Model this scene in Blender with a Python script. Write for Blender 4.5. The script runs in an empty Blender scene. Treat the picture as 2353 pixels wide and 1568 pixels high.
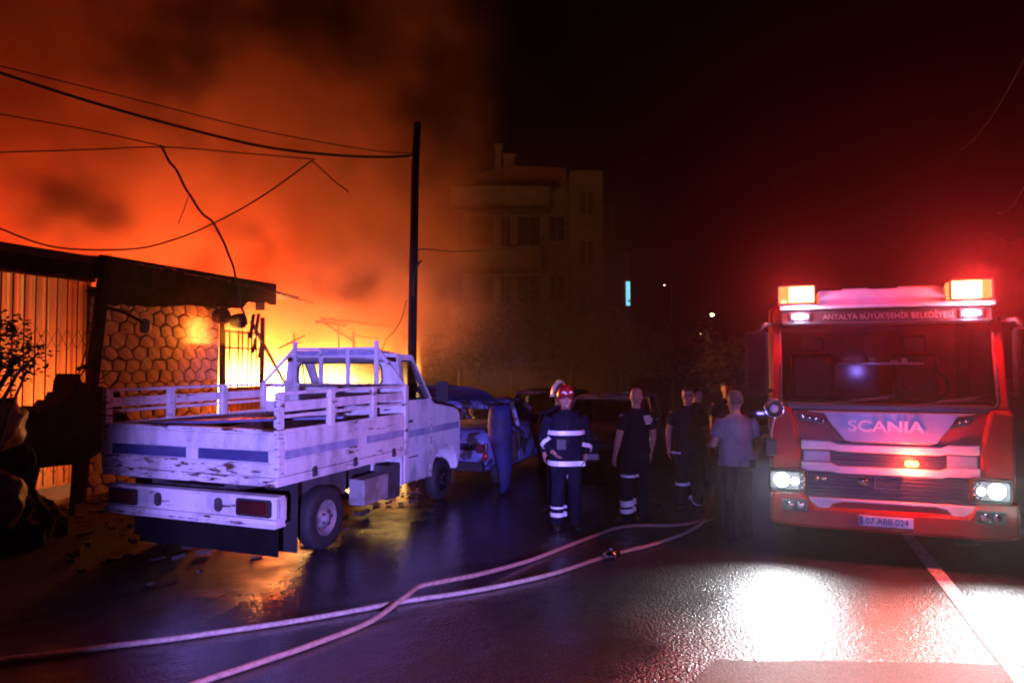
import bpy, bmesh, math, random
from mathutils import Vector, Matrix, noise as mnoise
from mathutils.bvhtree import BVHTree
R = math.radians
random.seed(7)
sc = bpy.context.scene
col = sc.collection

# ------------------------------------------------------------------ camera, sky, exposure
cam = bpy.data.objects.new('camera', bpy.data.cameras.new('camera'))
col.objects.link(cam)
cam.location = (0, 0, 2.08)
cam.rotation_euler = (R(90 + 1.863), 0, 0)
cam.data.lens = 24; cam.data.sensor_width = 36
cam.data.clip_start = 0.05; cam.data.clip_end = 500
sc.camera = cam
world = bpy.data.worlds.new('World'); sc.world = world; world.use_nodes = True
wn = world.node_tree.nodes; wl = world.node_tree.links
sky = wn.new('ShaderNodeTexSky'); sky.sky_type = 'NISHITA'; sky.sun_disc = False
sky.sun_elevation = R(-6); sky.sun_rotation = R(200)
wn['Background'].inputs['Strength'].default_value = 0.02
wl.new(sky.outputs[0], wn['Background'].inputs['Color'])
sc.view_settings.view_transform = 'Standard'; sc.view_settings.look = 'None'
sc.view_settings.exposure = 0; sc.view_settings.gamma = 1
cy = sc.cycles
cy.use_denoising = True
cy.max_bounces = 6; cy.diffuse_bounces = 2; cy.glossy_bounces = 3; cy.transmission_bounces = 4
cy.volume_bounces = 0; cy.transparent_max_bounces = 12
cy.sample_clamp_indirect = 4; cy.sample_clamp_direct = 0
cy.volume_step_rate = 1.0; cy.volume_max_steps = 64
cy.caustics_reflective = False; cy.caustics_refractive = False
cy.use_adaptive_sampling = False
cy.pixel_filter_type = 'BLACKMAN_HARRIS'; cy.filter_width = 2.0

# ------------------------------------------------------------------ street frame
ROT = -math.atan2(.349, .937)
U = Vector((.349, .937, 0)).normalized(); RT = Vector((U.y, -U.x, 0))
PK = Vector((-2.32, 6.79, 0))      # pickup, right rear corner
TR = Vector((2.85, 7.53, 0))       # fire engine, front corner
FA = Vector((-6.77, 10.35, 0))     # facade of the burning sheds
BC = Vector((-.65, 10.7, 0))       # burnt car
def W(o, x, y, z=0): return o + RT * x + U * y + Vector((0, 0, z))
_cp, _sp = math.cos(R(1.863)), math.sin(R(1.863))
def ray(x, y):
    a = (x - 1176) / 1568; b = (784 - y) / 1568
    return Vector((a, _cp - b * _sp, _sp + b * _cp))
def gnd(x, y, z=0.0):              # where a sight line meets the ground
    d = ray(x, y); return Vector((0, 0, 2.08)) + d * ((z - 2.08) / d.z)
def far(x, y, Y):                  # where a sight line meets distance Y
    d = ray(x, y); return Vector((0, 0, 2.08)) + d * (Y / d.y)

# ------------------------------------------------------------------ materials
def new_mat(name):
    m = bpy.data.materials.new(name); m.use_nodes = True
    nt = m.node_tree; nt.nodes.clear()
    out = nt.nodes.new('ShaderNodeOutputMaterial')
    return m, nt, out
def N(nt, t, **kw):
    n = nt.nodes.new('ShaderNode' + t)
    for k, v in kw.items():
        if hasattr(n, k) and k not in ('inputs',): setattr(n, k, v)
        else: n.inputs[k.replace('_', ' ')].default_value = v
    return n
def math_(nt, op, a, b=None, clamp=False):
    n = nt.nodes.new('ShaderNodeMath'); n.operation = op; n.use_clamp = clamp
    for i, q in enumerate((a, b)):
        if q is None: continue
        if isinstance(q, (int, float)): n.inputs[i].default_value = q
        else: nt.links.new(q, n.inputs[i])
    return n.outputs[0]
def ramp(nt, fac, lo, hi):
    n = nt.nodes.new('ShaderNodeMapRange'); n.interpolation_type = 'SMOOTHSTEP'
    n.inputs['From Min'].default_value = lo; n.inputs['From Max'].default_value = hi
    nt.links.new(fac, n.inputs['Value']); return n.outputs[0]
def mixc(nt, f, a, b):
    n = nt.nodes.new('ShaderNodeMix'); n.data_type = 'RGBA'
    if isinstance(f, float): n.inputs[0].default_value = f
    else: nt.links.new(f, n.inputs[0])
    for i, q in ((6, a), (7, b)):
        if isinstance(q, tuple): n.inputs[i].default_value = (*q[:3], 1)
        else: nt.links.new(q, n.inputs[i])
    return n.outputs[2]
def coord(nt, scale=(1, 1, 1), kind='Object'):
    t = nt.nodes.new('ShaderNodeTexCoord'); mp = nt.nodes.new('ShaderNodeMapping')
    mp.inputs['Scale'].default_value = scale
    nt.links.new(t.outputs[kind], mp.inputs[0]); return mp.outputs[0]
def noise(nt, vec, scale, detail=4, rough=.55):
    n = nt.nodes.new('ShaderNodeTexNoise'); n.inputs['Scale'].default_value = scale
    n.inputs['Detail'].default_value = detail; n.inputs['Roughness'].default_value = rough
    nt.links.new(vec, n.inputs['Vector']); return n.outputs['Fac']
def surf(name, c, rough=.5, metal=0., c2=None, scale=4, lo=.42, hi=.62, stretch=(1, 1, 1), bump=0., bscale=40, spec=.5, coat=0., rvar=.12, detail=6):
    m, nt, out = new_mat(name)
    p = N(nt, 'BsdfPrincipled'); v = coord(nt, stretch)
    f = noise(nt, v, scale, detail)
    c2 = c2 or tuple(x * .72 for x in c)
    nt.links.new(mixc(nt, ramp(nt, f, lo, hi), c, c2), p.inputs['Base Color'])
    nt.links.new(math_(nt, 'ADD', math_(nt, 'MULTIPLY', f, rvar * 2), rough - rvar), p.inputs['Roughness'])
    p.inputs['Metallic'].default_value = metal; p.inputs['Specular IOR Level'].default_value = spec
    p.inputs['Coat Weight'].default_value = coat; p.inputs['Coat Roughness'].default_value = .08
    if bump:
        b = N(nt, 'Bump'); b.inputs['Strength'].default_value = bump; b.inputs['Distance'].default_value = .01
        nt.links.new(noise(nt, v, bscale, 5), b.inputs['Height']); nt.links.new(b.outputs[0], p.inputs['Normal'])
    nt.links.new(p.outputs[0], out.inputs[0]); return m
def rusty(name, c, rust=(.09, .032, .014), amount=.56, scale=3.2, stretch=(.6, .6, 3.5), rough=.42):
    m, nt, out = new_mat(name)
    p = N(nt, 'BsdfPrincipled'); v = coord(nt, stretch); v2 = coord(nt)
    f = noise(nt, v, scale, 9, .68); g = noise(nt, v2, 1.3, 3)
    h = math_(nt, 'ADD', math_(nt, 'MULTIPLY', f, .8), math_(nt, 'MULTIPLY', g, .2))
    dirt_shade = noise(nt, coord(nt, (1, 1, .45)), 3.4, 7, .65)
    base = mixc(nt, ramp(nt, dirt_shade, .42, .72), c, tuple(x * .5 for x in c))
    k = ramp(nt, h, amount, amount + .035)
    nt.links.new(mixc(nt, k, base, rust), p.inputs['Base Color'])
    nt.links.new(math_(nt, 'ADD', math_(nt, 'MULTIPLY', k, .4), rough), p.inputs['Roughness'])
    b = N(nt, 'Bump'); b.inputs['Strength'].default_value = .25; b.inputs['Distance'].default_value = .004
    nt.links.new(h, b.inputs['Height']); nt.links.new(b.outputs[0], p.inputs['Normal'])
    nt.links.new(p.outputs[0], out.inputs[0]); return m
def glow(name, c, s):
    m, nt, out = new_mat(name)
    e = N(nt, 'Emission'); v = coord(nt)
    f = noise(nt, v, 18, 2)
    nt.links.new(mixc(nt, ramp(nt, f, .3, .7), c, tuple(x * .8 for x in c)), e.inputs['Color'])
    e.inputs['Strength'].default_value = s
    nt.links.new(e.outputs[0], out.inputs[0]); return m
def pane_mat(name, tint, refl=.10, rough=.03):
    m, nt, out = new_mat(name)
    t = N(nt, 'BsdfTransparent'); g = N(nt, 'BsdfGlossy'); mx = N(nt, 'MixShader')
    v = coord(nt); f = noise(nt, v, 5, 3)
    nt.links.new(mixc(nt, ramp(nt, f, .3, .8), tint, tuple(x * .8 for x in tint)), t.inputs[0])
    g.inputs['Roughness'].default_value = rough
    fr = N(nt, 'Fresnel'); fr.inputs['IOR'].default_value = 1.5
    nt.links.new(math_(nt, 'ADD', math_(nt, 'MULTIPLY', fr.outputs[0], .8), refl - .03), mx.inputs[0])
    nt.links.new(t.outputs[0], mx.inputs[1]); nt.links.new(g.outputs[0], mx.inputs[2])
    nt.links.new(mx.outputs[0], out.inputs[0]); return m

M = {}
M['white_rust'] = rusty('white_rust', (.74, .72, .70), amount=.585)
M['white_rust2'] = rusty('white_rust_heavy', (.72, .70, .68), amount=.53, scale=8, stretch=(.55, .55, 3.2))
M['white_paint'] = rusty('white_cab_paint', (.74, .73, .72), amount=.64, stretch=(1, 1, 1), rough=.3)
M['blue_stripe'] = surf('blue_stripe', (.05, .06, .17), .4, c2=(.08, .09, .2))
M['blue_fade'] = surf('faded_blue_stripe', (.26, .28, .42), .45, c2=(.4, .42, .52), scale=6)
M['rubber'] = surf('rubber', (.022, .022, .024), .75, bump=.3)
M['black_steel'] = surf('black_steel', (.03, .03, .034), .5)
M['under'] = surf('dirty_chassis', (.06, .06, .068), .7, c2=(.035, .03, .026))
M['rim'] = surf('grey_rim', (.32, .32, .34), .45, metal=.3, c2=(.18, .17, .16), scale=9)
M['red_lens'] = surf('red_lens', (.07, .012, .012), .3, coat=.3)
M['grey_box'] = surf('grey_tank', (.3, .3, .29), .6, c2=(.2, .17, .14))
M['glass'] = pane_mat('clear_glass', (.9, .92, .93), .06)
M['dark_glass'] = pane_mat('dark_glass', (.35, .38, .4), .10)
M['screen_glass'] = pane_mat('tinted_screen', (.30, .30, .32), .05)
M['skirt'] = surf('black_skirt', (.008, .008, .009), .9, spec=.1)
M['soot'] = surf('soot', (.010, .009, .008), .9, c2=(.02, .016, .014), bump=.6, bscale=18, spec=.12)
M['char_wood'] = surf('charred_wood', (.03, .022, .018), .8, c2=(.07, .045, .03), stretch=(6, .6, 6), bump=.5)
M['stone'] = surf('pale_stone', (.42, .36, .30), .85, c2=(.27, .23, .19), scale=5, bump=.6, bscale=22)
M['mortar'] = surf('dark_mortar', (.10, .085, .07), .95, bump=.5)
M['roof'] = surf('sooty_sheet', (.045, .035, .03), .6, metal=.2, c2=(.1, .04, .02), bump=.2)
M['asphalt_dry'] = None
M['eng_red'] = surf('engine_red', (.38, .010, .010), .35, coat=.25, c2=(.30, .010, .010), rvar=.08, spec=.15)
M['eng_white'] = surf('engine_white', (.72, .72, .74), .3, coat=.4, c2=(.62, .62, .64), rvar=.06)
M['eng_silver'] = surf('engine_silver', (.34, .34, .38), .4, metal=.2, c2=(.28, .28, .31), rvar=.08, spec=.3)
M['eng_black'] = surf('black_plastic', (.02, .02, .022), .45, c2=(.03, .03, .03))
M['mirror_shell'] = surf('mirror_shell', (.012, .012, .013), .9, spec=.12)
M['chrome'] = surf('chrome', (.8, .8, .82), .12, metal=1., rvar=.04)
M['plate'] = surf('plate_white', (.75, .75, .77), .4)
M['ink'] = surf('ink', (.012, .012, .014), .5)
M['lettering'] = surf('white_lettering', (.82, .82, .84), .35, c2=(.7, .7, .72))
M['dim_lettering'] = surf('dimmed_lettering', (.30, .29, .31), .5, c2=(.2, .2, .21))  # white letters given a darker colour to look dimly lit
M['paper'] = surf('paper', (.8, .8, .8), .7)
M['hose'] = surf('canvas_hose', (.48, .37, .29), .7, c2=(.34, .26, .2), scale=30, bump=.4, bscale=150)
M['hose2'] = surf('red_brown_hose', (.42, .26, .2), .7, c2=(.3, .18, .14), scale=30, bump=.4, bscale=150)
M['skin'] = surf('skin', (.48, .27, .19), .5, c2=(.40, .21, .15), scale=12, rvar=.06)
M['hair_dark'] = surf('dark_hair', (.02, .016, .014), .6, stretch=(1, 1, .2), scale=60, bump=.6)
M['hair_grey'] = surf('grey_hair', (.10, .09, .085), .6, c2=(.04, .04, .04), stretch=(1, 1, .2), scale=60, bump=.6)
M['eye'] = surf('eye_dark', (.02, .015, .012), .3)
M['lip'] = surf('lip', (.34, .13, .11), .5)
M['navy'] = surf('navy_cloth', (.008, .009, .02), .85, c2=(.013, .014, .028), bump=.3, bscale=60, spec=.08)
M['navy_tee'] = surf('navy_tee', (.009, .009, .02), .9, c2=(.014, .014, .028), bump=.3, bscale=80, spec=.08)
M['grey_tee'] = surf('grey_tee', (.27, .25, .29), .9, c2=(.2, .19, .22), bump=.3, bscale=80)
M['jeans'] = surf('dark_jeans', (.014, .015, .024), .9, c2=(.022, .023, .034), bump=.3, bscale=80, spec=.08)
M['shoe'] = surf('shoe_leather', (.025, .022, .02), .45)
M['reflective'] = surf('silver_reflective_tape', (.95, .97, 1.), .35, metal=.0, c2=(.86, .9, .95), rvar=.05, spec=1.)
M['helmet_red'] = surf('red_helmet', (.42, .012, .012), .22, coat=.8, rvar=.05)
M['helmet_pale'] = surf('pale_helmet', (.72, .62, .42), .3, coat=.6, rvar=.05)
M['bark'] = surf('bark', (.07, .055, .042), .9, bump=.7, bscale=14, stretch=(1, 1, .3))
M['leaf'] = surf('leaf', (.022, .035, .016), .6, c2=(.04, .045, .02), scale=9)
M['wall_plaster'] = surf('pale_plaster', (.15, .13, .135), .9, c2=(.11, .10, .1), scale=1.5, bump=.2)
M['wall_side'] = surf('ochre_plaster', (.12, .095, .09), .9, c2=(.09, .075, .07), scale=1.5, bump=.2)
M['tile'] = surf('roof_tile', (.16, .06, .04), .8, c2=(.1, .045, .03), scale=8)
M['cable'] = surf('cable_rubber', (.012, .011, .011), .7)
M['pole_wood'] = surf('pole_wood', (.022, .018, .015), .85, stretch=(8, 8, .5), bump=.4, spec=.1)
M['red_sheet'] = surf('red_plastic', (.09, .012, .01), .6, c2=(.05, .01, .008))
M['blue_lamp'] = surf('blue_enamel', (.10, .16, .42), .4)
M['line_paint'] = surf('road_paint', (.62, .60, .56), .45, c2=(.32, .31, .29), scale=22, lo=.45, hi=.6, bump=.4, bscale=120)
M['car_silver'] = surf('silver_paint', (.42, .42, .44), .22, metal=.6, coat=.6, rvar=.05)
M['car_dark'] = surf('dark_paint', (.03, .032, .04), .2, coat=.8, rvar=.05)
M['car_white'] = rusty('scorched_white_paint', (.13, .15, .34), rust=(.025, .018, .015), amount=.50, scale=2.2, stretch=(1, 1, 1), rough=.35)
M['scorch_blue'] = surf('scorched_blue_panel', (.012, .013, .085), .7, c2=(.008, .008, .03), scale=3)
M['scorch'] = surf('scorched_metal', (.05, .042, .045), .65, c2=(.14, .10, .1), scale=6, metal=.3)
M['gate_pale'] = None

def gate_material():
    m, nt, out = new_mat('cream_sheet')
    d = N(nt, 'BsdfDiffuse'); t = N(nt, 'BsdfTranslucent'); mx = N(nt, 'MixShader'); mx.inputs[0].default_value = .35
    f = noise(nt, coord(nt, (1, 1, .25)), 3, 5)
    c = mixc(nt, ramp(nt, f, .4, .7), (.62, .55, .42), (.44, .37, .27))
    nt.links.new(c, d.inputs[0]); nt.links.new(c, t.inputs[0])
    nt.links.new(d.outputs[0], mx.inputs[1]); nt.links.new(t.outputs[0], mx.inputs[2])
    nt.links.new(mx.outputs[0], out.inputs[0]); return m
M['gate_pale'] = gate_material()

def road_material():
    m, nt, out = new_mat('wet_asphalt')
    p = N(nt, 'BsdfPrincipled'); v = coord(nt)
    sx = N(nt, 'SeparateXYZ'); nt.links.new(v, sx.inputs[0])
    big = noise(nt, v, .55, 4, .6); mid = noise(nt, v, 3.5, 4); fine = noise(nt, v, 42, 3, .6)
    vor = N(nt, 'TexVoronoi'); vor.inputs['Scale'].default_value = 48; nt.links.new(v, vor.inputs['Vector'])
    # water lies deeper on the low, hosed side of the street
    wetx = math_(nt, 'ADD', math_(nt, 'MULTIPLY', sx.outputs[0], -.16), math_(nt, 'MULTIPLY', sx.outputs[1], .03))
    w = math_(nt, 'ADD', math_(nt, 'ADD', wetx, math_(nt, 'MULTIPLY', big, 1.3)), math_(nt, 'MULTIPLY', mid, .25))
    wet = ramp(nt, w, .62, 1.05)
    r1 = math_(nt, 'ADD', math_(nt, 'MULTIPLY', wet, -.22), .36)
    # ground about the pickup and sheds darkened and dulled to keep fire reflections off
    def along(ax):
        n = nt.nodes.new('ShaderNodeVectorMath'); n.operation = 'DOT_PRODUCT'; nt.links.new(v, n.inputs[0]); n.inputs[1].default_value = tuple(ax)
        return math_(nt, 'SUBTRACT', n.outputs['Value'], FA.dot(ax))
    fx, fy = along(RT), along(U); wv = math_(nt, 'ADD', math_(nt, 'MULTIPLY', big, 2.4), math_(nt, 'MULTIPLY', mid, .9))
    dirt_shade = math_(nt, 'MULTIPLY', ramp(nt, math_(nt, 'ADD', math_(nt, 'MULTIPLY', fx, -1), wv), -4.3, -2.8), ramp(nt, math_(nt, 'ADD', math_(nt, 'MULTIPLY', fy, -1), wv), -1.0, 1.0))
    r1 = math_(nt, 'ADD', r1, math_(nt, 'MULTIPLY', dirt_shade, .45))
    nt.links.new(mixc(nt, dirt_shade, mixc(nt, ramp(nt, fine, .4, .62), (.022, .021, .021), (.05, .047, .045)), (.014, .012, .010)), p.inputs['Base Color'])
    nt.links.new(math_(nt, 'ADD', r1, math_(nt, 'MULTIPLY', mid, .06)), p.inputs['Roughness'])
    nt.links.new(math_(nt, 'ADD', math_(nt, 'MULTIPLY', dirt_shade, -.6), .8), p.inputs['Specular IOR Level'])
    h = math_(nt, 'ADD', math_(nt, 'MULTIPLY', vor.outputs['Distance'], .8), math_(nt, 'MULTIPLY', fine, .8))
    b = N(nt, 'Bump'); b.inputs['Distance'].default_value = .009
    nt.links.new(math_(nt, 'ADD', math_(nt, 'MULTIPLY', wet, -.75), .95), b.inputs['Strength'])
    nt.links.new(h, b.inputs['Height'])
    b2 = N(nt, 'Bump'); b2.inputs['Distance'].default_value = .03; b2.inputs['Strength'].default_value = .25
    nt.links.new(mid, b2.inputs['Height']); nt.links.new(b.outputs[0], b2.inputs['Normal'])
    nt.links.new(b2.outputs[0], p.inputs['Normal'])
    nt.links.new(p.outputs[0], out.inputs[0]); return m
M['road'] = road_material()
M['dirt_shade'] = surf('dark_dull_ground', (.018, .015, .012), .8, c2=(.010, .009, .008), spec=.2, scale=7, bump=.9, bscale=30, rvar=.18)  # dark and matte so the ground stays black beside the fire
M['asphalt_dry'] = surf('drier_asphalt', (.05, .042, .036), .62, c2=(.035, .031, .028), scale=60, bump=.7, bscale=110)

# ------------------------------------------------------------------ mesh helpers
class MB:
    def __init__(s): s.v = []; s.f = []; s.m = []; s.sm = []
    def add(s, vs, fs, mi=0, smooth=False):
        o = len(s.v); s.v += [tuple(q) for q in vs]
        for f in fs: s.f.append(tuple(i + o for i in f)); s.m.append(mi); s.sm.append(smooth)
        return s
    def box(s, x0, x1, y0, y1, z0, z1, mi=0):
        vs = [(x, y, z) for z in (z0, z1) for y in (y0, y1) for x in (x0, x1)]
        return s.add(vs, [(0, 2, 3, 1), (4, 5, 7, 6), (0, 1, 5, 4), (2, 6, 7, 3), (0, 4, 6, 2), (1, 3, 7, 5)], mi)
    def bar(s, a, b, w, h=None, mi=0, up=(0, 0, 1)):      # square bar from a to b
        h = h or w; a = Vector(a); b = Vector(b); d = (b - a).normalized(); up = Vector(up)
        if abs(d.dot(up)) > .98: up = Vector((0, 1, 0))
        x = d.cross(up).normalized(); z = x.cross(d)
        vs = [p + x * (sx * w / 2) + z * (sz * h / 2) for p in (a, b) for sx, sz in ((-1, -1), (1, -1), (1, 1), (-1, 1))]
        return s.add(vs, [(0, 1, 2, 3), (7, 6, 5, 4), (0, 4, 5, 1), (1, 5, 6, 2), (2, 6, 7, 3), (3, 7, 4, 0)], mi)
    def prism(s, poly, ax, a, b, mi=0):                   # polygon in the two other axes, extruded along ax
        n = len(poly)
        def P(p, t): return {'x': (t, p[0], p[1]), 'y': (p[0], t, p[1]), 'z': (p[0], p[1], t)}[ax]
        vs = [P(p, a) for p in poly] + [P(p, b) for p in poly]
        fs = [tuple(range(n - 1, -1, -1)), tuple(range(n, 2 * n))] + [(i, (i + 1) % n, n + (i + 1) % n, n + i) for i in range(n)]
        return s.add(vs, fs, mi)
    def tube(s, path, rad, n=8, mi=0, caps=True, flat=1.):
        path = [Vector(p) for p in path]; k = len(path)
        rr = rad if isinstance(rad, (list, tuple)) else [rad] * k
        vs = []; prev = None
        for i, p in enumerate(path):
            d = (path[min(i + 1, k - 1)] - path[max(i - 1, 0)]).normalized()
            if prev is None:
                up = Vector((0, 0, 1)) if abs(d.z) < .9 else Vector((0, 1, 0))
                x = d.cross(up).normalized()
            else: x = (prev - d * prev.dot(d)).normalized()
            prev = x; y = d.cross(x)
            for j in range(n):
                a = 2 * math.pi * j / n
                vs.append(p + x * (rr[i] * math.cos(a)) + y * (rr[i] * flat * math.sin(a)))
        fs = [(i * n + j, i * n + (j + 1) % n, (i + 1) * n + (j + 1) % n, (i + 1) * n + j) for i in range(k - 1) for j in range(n)]
        if caps: fs += [tuple(range(n - 1, -1, -1)), tuple((k - 1) * n + j for j in range(n))]
        return s.add(vs, fs, mi, True)
    def rings(s, rings, mi=0, smooth=True, caps=True):    # loft through equal rings of points
        n = len(rings[0]); k = len(rings); vs = [p for r in rings for p in r]
        fs = [(i * n + j, i * n + (j + 1) % n, (i + 1) * n + (j + 1) % n, (i + 1) * n + j) for i in range(k - 1) for j in range(n)]
        if caps: fs += [tuple(range(n - 1, -1, -1)), tuple((k - 1) * n + j for j in range(n))]
        return s.add(vs, fs, mi, smooth)
    def lathe(s, prof, c=(0, 0, 0), ax='z', n=20, mi=0, caps=True):   # prof: (radius, height)
        def P(r, h, a):
            q = (r * math.cos(a), r * math.sin(a))
            p = {'z': (q[0], q[1], h), 'x': (h, q[0], q[1]), 'y': (q[1], h, q[0])}[ax]
            return (p[0] + c[0], p[1] + c[1], p[2] + c[2])
        return s.rings([[P(r, h, 2 * math.pi * j / n) for j in range(n)] for r, h in prof], mi, True, caps)
    def ell(s, c, r, n=12, k=8, mi=0):
        rg = []
        for i in range(k + 1):
            a = math.pi * (i + .02) / (k + .04); rg.append([(c[0] + r[0] * math.sin(a) * math.cos(2 * math.pi * j / n), c[1] + r[1] * math.sin(a) * math.sin(2 * math.pi * j / n), c[2] - r[2] * math.cos(a)) for j in range(n)])
        return s.rings(rg, mi)
    def plate(s, outer, inner, th, mi=0):                 # ring plate between two matched 3D loops, thickness vector th
        n = len(outer); th = Vector(th)
        vs = [Vector(p) for p in outer] + [Vector(p) for p in inner] + [Vector(p) + th for p in outer] + [Vector(p) + th for p in inner]
        fs = []
        for i in range(n):
            j = (i + 1) % n
            fs += [(i, j, n + j, n + i), (2 * n + i, 3 * n + i, 3 * n + j, 2 * n + j), (i, 2 * n + i, 2 * n + j, j), (n + i, n + j, 3 * n + j, 3 * n + i)]
        return s.add(vs, fs, mi)
    def mesh(s, name, mats):
        me = bpy.data.meshes.new(name); me.from_pydata([tuple(v) for v in s.v], [], s.f)
        for mm in mats: me.materials.append(M[mm] if isinstance(mm, str) else mm)
        me.polygons.foreach_set('material_index', s.m); me.polygons.foreach_set('use_smooth', s.sm)
        bm = bmesh.new(); bm.from_mesh(me); bmesh.ops.recalc_face_normals(bm, faces=bm.faces); bm.to_mesh(me); bm.free()
        me.update(); return me
    def build(s, name, mats, parent=None, bevel=0, loc=None):
        if not isinstance(mats, (list, tuple)): mats = [mats]
        o = bpy.data.objects.new(name, s.mesh(name, mats)); col.objects.link(o)
        if parent is not None: o.parent = parent
        if loc is not None: o.location = loc
        if bevel:
            b = o.modifiers.new('bevel', 'BEVEL'); b.width = bevel; b.segments = 2; b.limit_method = 'ANGLE'; b.angle_limit = R(40)
        return o
def tag(o, label=None, cat=None, group=None, kind=None):
    if label: o['label'] = label
    if cat: o['category'] = cat
    if group: o['group'] = group
    if kind: o['kind'] = kind
    return o
def thing(name, label, cat, loc=(0, 0, 0), rz=0, group=None):
    o = bpy.data.objects.new(name, None); o.empty_display_size = .2; col.objects.link(o)
    o.location = loc; o.rotation_euler = (0, 0, rz)
    return tag(o, label, cat, group)
def part(name, mesh, parent, loc=(0, 0, 0), rot=(0, 0, 0), scale=(1, 1, 1)):
    o = bpy.data.objects.new(name, mesh); col.objects.link(o); o.parent = parent
    o.location = loc; o.rotation_euler = rot; o.scale = scale; return o
def text(name, body, size, mat, parent, loc, rot, ext=.004, width=1., bold=0.):
    cu = bpy.data.curves.new(name, 'FONT'); cu.body = body; cu.size = size; cu.extrude = ext; cu.align_x = 'CENTER'; cu.align_y = 'CENTER'
    cu.offset = bold
    o = bpy.data.objects.new(name, cu); col.objects.link(o)
    dg = bpy.context.evaluated_depsgraph_get(); me = bpy.data.meshes.new_from_object(o.evaluated_get(dg))
    bpy.data.objects.remove(o); me.materials.clear(); me.materials.append(M[mat])
    o = bpy.data.objects.new(name, me); col.objects.link(o); o.parent = parent; o.location = loc; o.rotation_euler = rot; o.scale = (width, 1, 1)
    return o
def lamp(name, kind, loc, color, power, parent=None, size=.1, spot=None, blend=1., aim=None):
    l = bpy.data.lights.new(name, kind); l.color = color; l.energy = power
    if kind in ('POINT', 'SPOT'): l.shadow_soft_size = size
    if kind == 'SPOT': l.spot_size = R(spot); l.spot_blend = blend
    o = bpy.data.objects.new(name, l); col.objects.link(o); o.location = loc
    if parent: o.parent = parent
    if aim is not None: o.rotation_euler = Vector(aim).to_track_quat('-Z', 'Y').to_euler()
    return o
def rrect(x0, x1, z0, z1, r, n=8):                        # rounded rectangle, 4n points, ccw from +x,+z corner
    pts = []
    for cx, cz, a0 in ((x1 - r, z1 - r, 0), (x0 + r, z1 - r, 90), (x0 + r, z0 + r, 180), (x1 - r, z0 + r, 270)):
        for i in range(n):
            a = R(a0 + 90 * i / (n - 1)); pts.append((cx + r * math.cos(a), cz + r * math.sin(a)))
    return pts
def quad_loop(p, n=8):                                    # four corners (tr, tl, bl, br) as a loop matching rrect
    out = []
    for k in range(4):
        a = Vector(p[k]); pv = Vector(p[k - 1]); nx = Vector(p[(k + 1) % 4])
        for i in range(n):
            t = i / (n - 1) - .5
            out.append(a + ((pv - a) * (-t) if t < 0 else (nx - a) * t) * .16)
    return out
def rquad(p, rad=.06, n=8):                               # four 3D corners rounded
    out = []
    for k in range(4):
        a = Vector(p[k]); d0 = (Vector(p[k - 1]) - a).normalized(); d1 = (Vector(p[(k + 1) % 4]) - a).normalized()
        for i in range(n):
            t = i / (n - 1); s = a + d0 * rad; e = a + d1 * rad
            out.append((s * (1 - t) + a * t) * (1 - t) + (a * (1 - t) + e * t) * t)
    return out
def bez(pts, n=12):                                       # smooth path through points (Catmull-Rom)
    P = [Vector(p) for p in pts]; P = [P[0] * 2 - P[1]] + P + [P[-1] * 2 - P[-2]]; out = []
    for i in range(1, len(P) - 2):
        for k in range(n):
            t = k / n; a, b, c, d = P[i - 1:i + 3]
            out.append(.5 * ((2 * b) + (c - a) * t + (2 * a - 5 * b + 4 * c - d) * t * t + (3 * b - a - 3 * c + d) * t ** 3))
    out.append(P[-2]); return out
# ------------------------------------------------------------------ ground
g = MB(); g.add([(-70, -22, 0), (70, -22, 0), (70, 112, 0), (-70, 112, 0)], [(0, 1, 2, 3)])
tag(g.build('road', 'road'), kind='structure')
random.seed(3)
edge = [gnd(1640, 1512), gnd(1750, 1520), gnd(1860, 1516), gnd(2010, 1522), gnd(2150, 1523), gnd(2352, 1526), gnd(2600, 1530)]
pts = [(p.x, p.y + random.uniform(-.03, .03)) for p in edge] + [(5.2, 1.), (3.4, -1.), (1.5, -.5)] + [(1.75 + .35 * mnoise.noise(Vector((k * .9, 4, 2))) + random.uniform(-.05, .05) - .05 * k, -.2 + k * .28) for k in range(17)]
g = MB(); n = len(pts)
g.add([(x, y, .006) for x, y in pts], [tuple(range(n))])
tag(g.build('road_patch', 'asphalt_dry'), kind='structure')
a, b = gnd(2164, 1330), gnd(2346, 1560); d = (a - b).normalized(); s = Vector((d.y, -d.x, 0)) * .065
g = MB(); L0 = b - d * 3; L1 = a + d * 22
k = 60; vs = []
for i in range(k + 1):
    p = L0 + (L1 - L0) * (i / k)
    vs += [p - s * random.uniform(.9, 1.08) + Vector((0, 0, .010)), p + s * random.uniform(.9, 1.08) + Vector((0, 0, .010))]
g.add(vs, [(2 * i, 2 * i + 1, 2 * i + 3, 2 * i + 2) for i in range(k)])
tag(g.build('road_line', 'line_paint'), kind='structure')

g = MB(); random.seed(8)
dk = [(3.0 + 1.5 / (1 + math.exp((i * .25 - 7.) * 2.5)) + .5 * mnoise.noise(Vector((i * .25, 3, 1))) + random.uniform(-.09, .09), -8 + i * .25) for i in range(100)]
q_ = [W(FA, x, y) for x, y in dk] + [W(FA, -6, 17), W(FA, -6, -8)]
g.add([(p.x, p.y, .005) for p in q_], [tuple(range(len(q_)))]); tag(g.build('dark_verge', 'dirt_shade'), kind='structure')  # strip added dark and matte to keep firelight off the ground

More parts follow.
